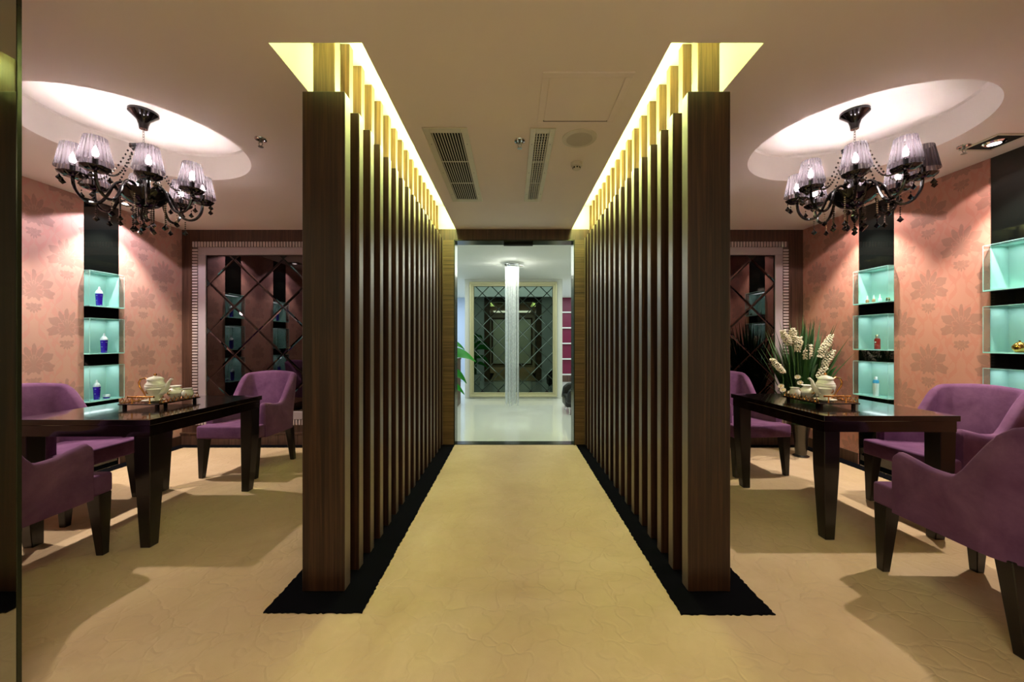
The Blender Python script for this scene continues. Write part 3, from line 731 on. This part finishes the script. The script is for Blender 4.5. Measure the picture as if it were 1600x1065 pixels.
# ------------------------------------------------------------------ tables
def table(x0, x1, y0, y1, zt, label):
    cx, cy = (x0 + x1) / 2, (y0 + y1) / 2; w, d = (x1 - x0) / 2, (y1 - y0) / 2
    t = thing('dining_table', label, 'table', (cx, cy, 0), 0, 'dark lacquered tables')
    box('tabletop', 'lacquer', -w, w, -d, d, zt - .035, zt, parent=t, bevel=.003)
    i = .012
    MB().box(-w + i, w - i, -d + i, -d + i + .03, zt - .10, zt - .035).box(-w + i, w - i, d - i - .03, d - i, zt - .10, zt - .035).box(-w + i, -w + i + .03, -d + i + .03, d - i - .03, zt - .10, zt - .035).box(w - i - .03, w - i, -d + i + .03, d - i - .03, zt - .10, zt - .035).build('apron', 'lacquer', t)
    for sx in (-1, 1):
        for sy in (-1, 1):
            cX, cY = sx * (w - i - .048), sy * (d - i - .048)
            vs = []; 
            for z, ww, o in ((0, .058, .014), (.10, .066, .010), (.45, .092, .001), (zt - .035, .096, 0)):
                X, Y = cX - sx * o, cY - sy * o; h = ww / 2; vs += [(X - h, Y - h, z), (X + h, Y - h, z), (X + h, Y + h, z), (X - h, Y + h, z)]
            fs = [(3, 2, 1, 0), (12, 13, 14, 15)] + [(4 * l + k, 4 * l + (k + 1) % 4, 4 * l + 4 + (k + 1) % 4, 4 * l + 4 + k) for l in range(3) for k in range(4)]
            MB().add(vs, fs).build('leg', 'legwood', t, .003, 1)
    return t
table(-2.93, -2.09, 2.18, 3.16, .765, 'dark lacquered table under the left chandelier')
table(1.877, 2.70, 2.27, 3.24, .77, 'dark lacquered table under the right chandelier')

# ------------------------------------------------------------------ armchairs (local front = +y)
def shell_piece(path, topf, th=.062, zb=.345, cap0=False, cap1=False, botf=None):
    """path: list of (x, y, nx, ny) centre line with outward normal; topf(i) top height."""
    b = MB(); K = 0; rings = []
    n = len(path)
    for i, (x, y, nx, ny) in enumerate(path):
        top = topf(i); h = th / 2; ring = []
        z0 = botf(i) if botf else zb
        for z, o in ([(z0, -h), (z0, h)]): pass
        zs = [z0 + (top - h - z0) * f for f in (0, .25, .5, .75, 1)]
        pts = [(h, z) for z in zs] + [(h * math.cos(q), top - h + h * math.sin(q)) for q in (PI / 5, 2 * PI / 5, 3 * PI / 5, 4 * PI / 5)] + [(-h, z) for z in zs[::-1]]
        rake = lambda z, yy: -.16 * max(0, z - .46) * max(0, min(1, (-.02 - yy) / .2))
        shr = 1.0
        if (cap0 and i == 0) or (cap1 and i == n - 1): shr = .55
        for o, z in pts:
            zz = z if shr == 1 else z0 + .012 + (z - z0) * (1 - .02) - .012 * (z > top - h)
            ring.append((x + nx * o * shr, y + ny * o * shr + rake(z, y), zz))
        rings.append(ring)
    m = len(rings[0]); vs = [v for r in rings for v in r]
    fs = [(i * m + k, i * m + (k + 1) % m, (i + 1) * m + (k + 1) % m, (i + 1) * m + k) for i in range(n - 1) for k in range(m)]
    fs += [tuple(range(m))[::-1], tuple(range((n - 1) * m, n * m))]
    return b.add(vs, fs)
def armchair(loc, rz, label):
    t = thing('armchair', label, 'armchair', loc, rz, 'purple suede armchairs')
    sst = lambda a, b_, v: (lambda q: q * q * (3 - 2 * q))(max(0, min(1, (v - a) / (b_ - a))))
    def top(y, onback=0):
        dip = .625 + .035 * sst(.0, .19, y)
        if y > .172: dip -= .02 * (y - .172) / .02
        return dip + (.888 - .625) * (lambda q: q * q * (3 - 2 * q))(max(0, min(1, (-.05 - y) / .17)))
    for s in (-1, 1):
        ys = [.195, .188, .172, .15, .11, .07, .03, -.01, -.04, -.07, -.10, -.13, -.16, -.18]
        path = [(s * .248, y, s, 0) for y in ys]
        shell_piece(path, lambda i: top(path[i][1]), cap0=True).build('armrest', 'suede', t, smooth=True)
    path = []
    for q in range(0, 7):
        a = q / 6 * PI / 2; path.append((.248 - .085 + .085 * math.cos(a), -.18 - .085 * math.sin(a), math.cos(a), -math.sin(a)))
    for x in (.11, .06, 0, -.06, -.11): path.append((x, -.265, 0, -1))
    for q in range(6, -1, -1):
        a = q / 6 * PI / 2; path.append((-.248 + .085 - .085 * math.cos(a), -.18 - .085 * math.sin(a), -math.cos(a), -math.sin(a)))
    def bt(i):
        x = abs(path[i][0]); return top(path[i][1]) + .026 * (1 - (x / .25) ** 2)
    shell_piece(path, bt).build('backrest', 'suede', t, smooth=True)
    b = MB(); T = [(-.272, .165), (-.272, .305), (.272, .305), (.272, .165), (.216, .16), (.216, -.24), (-.216, -.24), (-.216, .16)]
    b.prism(T[::-1], lambda x, y: (x, y, .352), lambda x, y: (x, y, .466 - .02 * (y < -.2))).build('seat', 'suede', t, .016, 3, smooth=True)
    for sx in (-1, 1):
        MB().frustum((sx * .243, .272), .038, 0, (sx * .232, .262), .074, .355).build('leg', 'legwood', t, .003, 1)
        MB().frustum((sx * .235, -.285), .040, 0, (sx * .225, -.235), .062, .355).build('leg', 'legwood', t, .003, 1)
    return t
A = armchair((-2.51, 3.63, 0), PI - .04, 'purple armchair at the far end of the left table, before the mirror')
dup(A, (-3.22, 2.72, 0), -PI / 2 + .03, 'purple armchair between the left table and the wallpapered left wall')
dup(A, (-2.575, 1.88, 0), .05, 'purple armchair with its back to the camera at the near end of the left table')
dup(A, (2.22, 3.68, 0), PI + .10, 'purple armchair at the far end of the right table, partly behind the screen')
dup(A, (3.025, 2.66, 0), PI / 2 + .02, 'purple armchair between the right table and the wallpapered right wall')
dup(A, (2.215, 1.735, 0), -.02, 'largest purple armchair, cut by the right edge at the near end of the right table')

# ------------------------------------------------------------------ tea trays
def tray_set(cx, cy, zt, s, side, spec):
    """s=+1: gallery and spout towards +x (left table); s=-1 mirrored (right table)."""
    L = .17; Wd = .14; z = .024
    t = thing('serving_tray', 'black serving tray with gold handles and gallery on the %s table' % side, 'tray', (cx, cy, zt), 0, 'black and gold serving trays')
    oc = .03; oct_ = [(-Wd, -L + oc), (-Wd + oc, -L), (Wd - oc, -L), (Wd, -L + oc), (Wd, L - oc), (Wd - oc, L), (-Wd + oc, L), (-Wd, L - oc)]
    MB().prism([(-Wd, -L), (Wd, -L), (Wd, L), (-Wd, L)], lambda x, y: (x, y, z), lambda x, y: (x, y, z + .008)).build('tray_plate', 'traywood', t, .002, 1)
    for sx in (-1, 1):
        for sy in (-1, 1): box('foot', 'traywood', sx * (Wd - .03) - .008, sx * (Wd - .03) + .008, sy * (L - .02) - .008, sy * (L - .02) + .008, 0, z, parent=t)
    for sy in (-1, 1):
        y = sy * (L - .018); b = MB().tube([(-.085, y, z + .052), (.085, y, z + .052)], .0055, 10)
        for sx in (-.06, .06): b.lathe([(.009, .0), (.004, .006), (.004, .045)], (sx, y, z + .007), 10)
        for sx in (-.088, .088): b.octa((sx, y, z + .052), .009)
        b.build('handle', 'goldm', t, smooth=True)
    # filigree gallery on three sides
    b = MB(); zz = z + .008
    def fil(p0, p1):
        p0, p1 = Vector(p0), Vector(p1); n = max(2, int((p1 - p0).length / .030)); d = (p1 - p0) / n; u = d.normalized()
        b.tube([p0 + Vector((0, 0, .003)), p1 + Vector((0, 0, .003))], .0022, 5)
        for i in range(n):
            c = p0 + d * (i + .5); hh = .017 + .009 * ((i * 7) % 3 == 0); r = .012
            b.tube([c + u * (r * math.cos(q)) + Vector((0, 0, hh * .5 + hh * .5 * math.sin(q))) for q in [k * PI / 5 for k in range(11)]], .0019, 4)
            b.tube([c - u * .015, c - u * .010 + Vector((0, 0, .022)), c + Vector((0, 0, hh + .008)), c + u * .010 + Vector((0, 0, .022)), c + u * .015], .0017, 4)
            b.octa(c + Vector((0, 0, hh + .010)), .0042)
    fil((s * (Wd - .006), -L + .01, zz), (s * (Wd - .006), L - .01, zz)); fil((-s * (Wd - .006), -L + .01, zz), (-s * (Wd - .006), L - .01, zz))
    b.build('filigree_gallery', 'goldm', t)
    zt2 = zt + z + .008
    # teapot
    p = thing('teapot', 'white porcelain teapot with %s handle on the %s tray' % ('gold', side), 'teapot', (cx - s * .045, cy - .0, zt2), 0, 'white porcelain teapots')
    MB().lathe([(.034, 0), (.036, .004), (.032, .012), (.045, .035), (.054, .07), (.060, .098), (.0585, .105), (.055, .108), (.057, .114), (.051, .122), (.044, .140), (.047, .148)], seg=36).build('body', 'porcelain', p, smooth=True)
    MB().lathe([(.049, .148), (.047, .153), (.036, .163), (.014, .171), (.008, .174)], seg=32).build('lid', 'porcelain', p, smooth=True).select_set(False)
    MB().lathe([(.004, .173), (.010, .180), (.009, .187), (.002, .192)], seg=14).build('knob', 'goldm', p, smooth=True)
    sp = [(s * .045, 0, .055), (s * .075, 0, .07), (s * .088, 0, .10), (s * .096, 0, .13), (s * .112, 0, .148), (s * .122, 0, .150)]
    MB().tube(sp, [.02, .017, .013, .010, .008, .0075], 12).build('spout', 'porcelain', p, smooth=True)
    hp = [(-s * .045, 0, .142), (-s * .075, 0, .157), (-s * .105, 0, .150), (-s * .118, 0, .125), (-s * .112, 0, .095), (-s * .092, 0, .068), (-s * .078, 0, .045), (-s * .066, 0, .03), (-s * .046, 0, .035)]
    MB().tube(hp, [.005, .005, .006, .0065, .006, .005, .005, .004, .004], 8).build('handle', 'goldm', p, smooth=True)
    # two stacked cups
    for k in range(1):
        q = thing('saucer', 'white saucer under the stacked cups on the %s tray' % side, 'saucer', (cx + s * .03, cy - .09, zt2))
        MB().lathe([(.028, 0), (.03, .003), (.05, .008), (.064, .016), (.063, .018), (.05, .011), (.03, .006)], seg=32).build('saucer_dish', 'porcelain', q, smooth=True)
    for k, nm in ((0, 'lower'), (1, 'upper')):
        q = thing('teacup', '%s of two stacked white teacups on the %s tray' % (nm, side), 'cup', (cx + s * .03, cy - .09, zt2 + .008 + k * .036), 0, 'stacked teacups')
        MB().lathe([(.018, 0), (.019, .004), (.030, .016), (.037, .034), (.041, .046), (.039, .046), (.034, .034), (.027, .018), (.01, .008)], seg=28).build('cup_bowl', 'porcelain', q, smooth=True)
        MB().tube([(-s * .036, 0, .038), (-s * .052, 0, .04), (-s * .056, 0, .026), (-s * .045, 0, .014), (-s * .030, 0, .014)], .0032, 6).build('handle', 'goldm', q, smooth=True)
    # open sugar bowl
    q = thing('sugar_bowl', 'white rounded sugar bowl with flared rim on the %s tray' % side, 'bowl', (cx + s * .0, cy + .112, zt2), 0)
    MB().lathe([(.024, 0), (.026, .004), (.040, .016), (.052, .038), (.048, .056), (.030, .070), (.022, .078), (.036, .090), (.034, .091), (.02, .080)], seg=32).build('body', 'porcelain', q, smooth=True)
    MB().tube([(0, -.045, .03), (0, -.066, .036), (0, -.066, .055), (0, -.04, .06)], .0035, 6).build('handle', 'goldm', q, smooth=True)
    q = thing('creamer', 'small white creamer beside the sugar bowl on the %s tray' % side, 'jug', (cx + s * .092, cy + .11, zt2))
    MB().lathe([(.02, 0), (.034, .02), (.036, .04), (.026, .06), (.03, .072), (.026, .072)], seg=26).build('body', 'porcelain', q, smooth=True)
    MB().tube([(s * -.03, 0, .055), (s * -.05, 0, .05), (s * -.048, 0, .03), (s * -.034, 0, .024)], .0035, 6).build('handle', 'goldm', q, smooth=True)
tray_set(-2.51, 2.705, .765, 1, 'left', None)
tray_set(2.20, 2.705, .77, -1, 'right', None)

# ------------------------------------------------------------------ flowers in a silver pot, right corner
def flowers():
    cx, cy = 3.06, 4.0
    t = thing('potted_arrangement', 'tall green blades and white flower spikes in a silver pot by the right wall', 'plant', (cx, cy, 0))
    MB().lathe([(.07, 0), (.075, .008), (.05, .02), (.052, .05), (.06, .16), (.075, .28), (.085, .34), (.08, .342), (.07, .30)], seg=28, rad=lambda a, i: 1 + .015 * math.sin(a * 14)).build('pot', 'silver_pot', t, smooth=True)
    rnd = random.Random(3)
    def blade(base, tip, w, mat, bend):
        n = 7; vs = []; b = MB(); d = Vector(tip) - Vector(base); side = Vector((d.y, -d.x, 0)); side = side.normalized() if side.length > .01 else Vector((1, 0, 0))
        side = (side + Vector((.8, 0, 0))).normalized()
        for i in range(n + 1):
            s_ = i / n; p = Vector(base).lerp(Vector(tip), s_); p.z += bend * math.sin(PI * s_); ww = w * (.5 + 1.1 * s_ if s_ < .4 else .94 * (1 - s_) / .6 + .02)
            vs += [p - side * ww / 2, p + Vector((0, -.12 * ww, -.0)) , p + side * ww / 2]
        fs = []
        for i in range(n):
            o = 3 * i; fs += [(o, o + 1, o + 4, o + 3), (o + 1, o + 2, o + 5, o + 4)]
        b.add(vs, fs).build('leaf', mat, t, smooth=True)
    for k in range(120):
        a = rnd.uniform(0, 2 * PI); sp = abs(rnd.gauss(.25, .15)); H = rnd.uniform(1.15, 1.56) - sp * .35
        dx, dy = sp * math.cos(a), sp * math.sin(a) * .6
        if dy > .3: dy = .3
        if dx > .28: dx = .28
        blade((rnd.uniform(-.05, .05), rnd.uniform(-.05, .05), .3), (dx, dy, H), rnd.uniform(.038, .062), 'leaf_dark', .06)
    # named blades reaching to the left as in the photo
    for tip in ((-.52, -.05, 1.34), (-.45, -.1, 1.22), (-.36, 0, 1.42), (.30, -.25, 1.27), (-.28, -.1, 1.50), (.22, -.2, 1.42), (.27, -.35, 1.12), (-.58, -.1, 1.10)):
        blade((0, 0, .3), tip, .034, 'leaf_dark', .08)
    for k in range(46):
        a = rnd.uniform(0, 2 * PI); sp = rnd.uniform(.10, .34); dx, dy = sp * math.cos(a), sp * math.sin(a) * .8
        dx = min(dx, .26)
        blade((dx * .5, dy * .5, rnd.uniform(.45, .75)), (dx, dy, rnd.uniform(.62, 1.0)), rnd.uniform(.05, .085), 'leaf', .07)
    def spike(x, z, tilt, y=-.15, h=.14):
        top = Vector((x + tilt * h, y, z + h / 2)); bot = Vector((x - tilt * h * .6, y, z - h / 2))
        st = MB().tube([(x * .3, y * .3, .5), (x * .8, y * .8, (.5 + bot.z) / 2 + .05), bot, top], .004, 6).build('flower_stem', 'stem', t)
        b = MB(); n = 16
        for i in range(n):
            s_ = i / (n - 1); c = bot.lerp(top, s_); r = .027 * (.55 + .6 * math.sin(PI * (.15 + .8 * s_))) * rnd.uniform(.8, 1.15)
            for q in range(6):
                a = q * PI / 3 + i * .6; p = c + Vector((r * math.cos(a), r * math.sin(a), rnd.uniform(-.006, .006)))
                b.octa(p, .0125 * rnd.uniform(.7, 1.1), .0095)
        b.build('florets', 'petal', st, smooth=False)['kind'] = 'stuff'
    u = lambda px, D: (px - 800) * D / 590 - cx
    v = lambda py, D: EYE - (py - 532) * D / 590
    D = cy - .15
    for px, py, tl in ((1229, 527, -.3), (1239, 524, 0), (1247, 537, .1), (1262, 549, .15), (1217, 571, -.5), (1292, 534, .3), (1285, 546, .2), (1293, 558, .4), (1284, 577, .35)):
        spike(u(px, D), v(py, D), tl)
    for px, py in ((1249, 597), (1219, 602), (1222, 608), (1245, 588), (1234, 612)):
        x, z = u(px, D - .05), v(py, D - .05); st = MB().tube([(x * .3, -.05, .5), (x, -.2, z)], .003, 6).build('flower_stem', 'stem', t)
        b = MB()
        for q in range(10):
            a = q * 2 * PI / 10; b.add([(x, -.205, z), (x + .03 * math.cos(a - .25), -.212, z + .02 * math.sin(a - .25)), (x + .036 * math.cos(a), -.21, z + .024 * math.sin(a)), (x + .03 * math.cos(a + .25), -.212, z + .02 * math.sin(a + .25))], [(0, 1, 2, 3)])
        b.build('petals', 'petal', st); MB().octa((x, -.216, z), .010, .008).build('flower_centre', 'stamen', st)
flowers()

# ------------------------------------------------------------------ white hall beyond the doorway
HB = 11.4
struct(box('floor', 'white_tile', -4.2, 4.2, BACK + .02, HB, -.05, 0.002))
struct(box('ceiling', 'white_wall', -4.2, 4.2, BACK + .15, HB, CEIL, CEIL + .05))
struct(box('wall_left', 'blue_lit_wall', -4.25, -4.2, BACK + .15, HB, 0, CEIL))
struct(box('wall_right', 'white_wall', 4.2, 4.25, BACK + .15, HB, 0, CEIL))
struct(box('wall_back', 'blue_lit_wall', -4.2, 4.2, HB, HB + .05, 0, CEIL))
struct(MB().box(XL, DX0 - .16, BACK + .15, BACK + .17, 0, CEIL).box(DX1 + .16, XR, BACK + .15, BACK + .17, 0, CEIL).build('wall_front', 'white_wall'))
PX0, PX1, PY = -1.0, 1.07, 8.02
struct(box('wall_partition', 'white_wall', PX0, PX1, PY, PY + .25, 0, CEIL))
m = thing('wall_mirror', 'large cream-framed diamond-tiled mirror on the white partition beyond the doorway', 'mirror', (0, PY, 0))
x0, x1, z0, z1 = -.90, .955, .04, 2.47
frame4('outer_frame', 'cream_frame', m, x0, x1, z0, z1, .045, -.05, -.001, .008)
frame4('middle_frame', 'cream_frame', m, x0 + .045, x1 - .045, z0 + .045, z1 - .045, .025, -.03, -.001, .004)
frame4('inner_frame', 'cream_frame', m, x0 + .07, x1 - .07, z0 + .07, z1 - .07, .022, -.042, -.001, .006)
box('backing_board', 'void', x0 + .092, x1 - .092, -.012, -.001, z0 + .092, z1 - .092, parent=m)
tiles(m, x0 + .092, x1 - .092, z0 + .092, z1 - .092, -.80, .35, .171, .171, 'green_mirror', -.0125, bev=.008)
# hanging crystal column
t = thing('crystal_column_lamp', 'tall hanging column of clear crystal strands in the white hall', 'chandelier', (.0, 6.35, 0))
MB().lathe([(.13, CEIL - .001), (.13, CEIL - .03), (.12, CEIL - .035)], seg=28).build('canopy', 'chrome', t, smooth=True)
MB().lathe([(.115, CEIL - .09), (.125, CEIL - .085), (.125, CEIL - .075), (.115, CEIL - .07)], seg=28).build('ring', 'chrome', t, smooth=True)
for k in range(3):
    a = k * 2 * PI / 3; MB().tube([(.05 * math.cos(a), .05 * math.sin(a), CEIL - .03), (.19 * math.cos(a), .19 * math.sin(a), CEIL - .05)], .01, 8).build('lamp_arm', 'chrome', t)
for k in range(20):
    r = .105 if k < 13 else .055; a = 2 * PI * (k if k < 13 else k - 13) / (13 if k < 13 else 7)
    MB().tube([(r * math.cos(a), r * math.sin(a), CEIL - .08), (r * math.cos(a), r * math.sin(a), .14 + .02 * (k % 3))], .012, 6).build('crystal_strand', 'crystal', t, smooth=True)
for sx in (-.04, .04): light('crystal_column_bulb', 'POINT', (sx, 6.35, CEIL - .16), 3, (1, .98, .9), shadow_soft_size=.03)
light('crystal_column_bulb', 'SPOT', (0, 6.35, 2.35), 22, (1, .98, .92), spot_size=math.radians(30), spot_blend=.8, shadow_soft_size=.05)
# magenta shelving
t = thing('shelf_unit', 'white shelf unit with magenta back panels at the far right of the hall', 'shelving', (2.6, HB - .02, 0))
for i in range(4):
    for k in range(5): box('magenta_panel', 'magenta', -1.3 + i * .62 + .02, -1.3 + (i + 1) * .62 - .02, -.05, -.02, .22 + k * .465 + .02, .22 + (k + 1) * .465 - .02, parent=t)
for k in range(6): box('shelf_board', 'white_wall', -1.3, 1.2, -.12, 0, .20 + k * .465, .235 + k * .465, parent=t, bevel=.003)
for i in range(5): box('upright', 'white_wall', -1.31 + i * .62, -1.29 + i * .62, -.12, 0, .20, 2.55 - .02, parent=t)
box('plinth', 'darkwood', -1.3, 1.2, -.12, 0, .0, .2, parent=t)
# black leather chair, cut by the door frame
t = thing('lounge_chair', 'black leather lounge chair with chrome legs at the right edge of the doorway', 'chair', (1.25, 6.5, 0))
box('seat', 'leather', -.36, .30, -.24, .24, .11, .30, parent=t, bevel=.04, seg=3, smooth=True)
for sy in (-1, 1): MB().prism([(-.36, .20), (-.33, .40), (-.24, .47), (.2, .50), (.3, .2)], lambda x, z: (x, sy * .24, z), lambda x, z: (x, sy * .36, z)).build('armrest', 'leather', t, .03, 3, smooth=True)
box('backrest', 'leather', .24, .38, -.34, .34, .2, .74, parent=t, bevel=.04, seg=3, smooth=True)
for sx in (-.3, .3):
    for sy in (-.27, .27): MB().lathe([(.022, 0), (.022, .008), (.012, .014), (.012, .13)], (sx, sy, 0), 12).build('leg', 'chrome', t, smooth=True)
# console with mugs and leafy plant at the left of the doorway
t = thing('console_table', 'dark console cabinet at the left edge of the doorway', 'cabinet', (-1.30, 7.2, 0))
box('top', 'darkwood', -.30, .30, -.25, .25, .86, .90, parent=t, bevel=.003)
box('side_panel', 'darkwood', -.29, -.26, -.24, .24, 0, .86, parent=t); box('side_panel', 'darkwood', .26, .29, -.24, .24, 0, .86, parent=t)
box('shelf', 'darkwood', -.26, .26, -.24, .24, .38, .41, parent=t); box('shelf', 'darkwood', -.26, .26, -.24, .24, .04, .07, parent=t)
box('back_panel', 'void', -.26, .26, .22, .24, .07, .86, parent=t)
for k, x in enumerate((-1.08, -1.21)):
    q = thing('mug', ('right' if k == 0 else 'left') + ' of two white mugs on the console shelf beyond the doorway', 'mug', (x, 7.05, .41), 0, 'white mugs')
    MB().lathe([(.032, 0), (.036, .004), (.042, .09), (.038, .09), (.03, .01)], seg=20).build('cup_bowl', 'porcelain', q, smooth=True)
    MB().tube([(-.038, 0, .07), (-.062, 0, .065), (-.06, 0, .03), (-.036, 0, .025)], .005, 6).build('handle', 'porcelain', q, smooth=True)
t = thing('leafy_plant', 'broad-leaved green plant peeking in at the left side of the doorway', 'plant', (-1.02, 5.5, 0))
MB().lathe([(.11, 0), (.12, .01), (.15, .28), (.155, .30), (.14, .30), (.13, .26)], seg=28).build('pot', 'porcelain', t, smooth=True)
def broad(p0, p1, p2, w, roll=0):
    n = 10; vs = []; fs = []; p0, p1, p2 = Vector(p0), Vector(p1), Vector(p2)
    for i in range(n + 1):
        s_ = i / n; p = p0 * (1 - s_) ** 2 + p1 * 2 * s_ * (1 - s_) + p2 * s_ ** 2; tan = ((p1 - p0) * (1 - s_) + (p2 - p1) * s_).normalized()
        sd = tan.cross(Vector((0, -.75, .66))).normalized(); ww = w * math.sin(PI * min(1, .08 + .92 * s_) ** .8) + .002
        vs += [p - sd * ww, p + Vector((0, 0, -.012)), p + sd * ww]
    for i in range(n): o = 3 * i; fs += [(o, o + 1, o + 4, o + 3), (o + 1, o + 2, o + 5, o + 4)]
    MB().add(vs, fs).build('leaf', 'leaf_bright', t, smooth=True)
for k in range(3): MB().tube([(.02 * k - .02, 0, .25), (.03 * k - .03, .02, .8), (.05 * k - .05, 0, 1.1 + .1 * k)], [.016, .013, .010], 8).build('stem', 'stem', t, smooth=True)
LV = [((0, 0, 1.0), (.2, -.02, 1.14), (.50, -.1, .93), .095), ((0, 0, .75), (.2, -.05, .86), (.37, -.1, .62), .07), ((0, 0, 1.1), (.14, -.06, 1.28), (.34, -.1, 1.10), .06),
      ((0, 0, .6), (.16, -.06, .66), (.34, -.1, .46), .06)]
for a in range(14):
    q = a * 2.4 + 1.5; r = .34; z = .6 + .055 * a
    if math.cos(q) > .55: continue
    LV.append(((0, 0, z), (.6 * r * math.cos(q), .6 * r * math.sin(q), z + .2), (r * 1.2 * math.cos(q), r * math.sin(q), z), .06))
for l in LV: broad(*l)

# ------------------------------------------------------------------ entrance window behind the camera (seen only in mirrors)
w = bpy.data.objects.new('window_1', None); C.objects.link(w); struct(w)
frame4('window_frame', 'darkwood', w, -.95, .95, .1, 2.3, .07, FRONT, FRONT + .05)
box('window_mullion', 'darkwood', -.03, .03, FRONT, FRONT + .05, .17, 2.23, parent=w)
box('pane', 'window_glow', -.88, -.03, FRONT + .005, FRONT + .012, .17, 2.23, parent=w); box('pane', 'window_glow', .03, .88, FRONT + .005, FRONT + .012, .17, 2.23, parent=w)
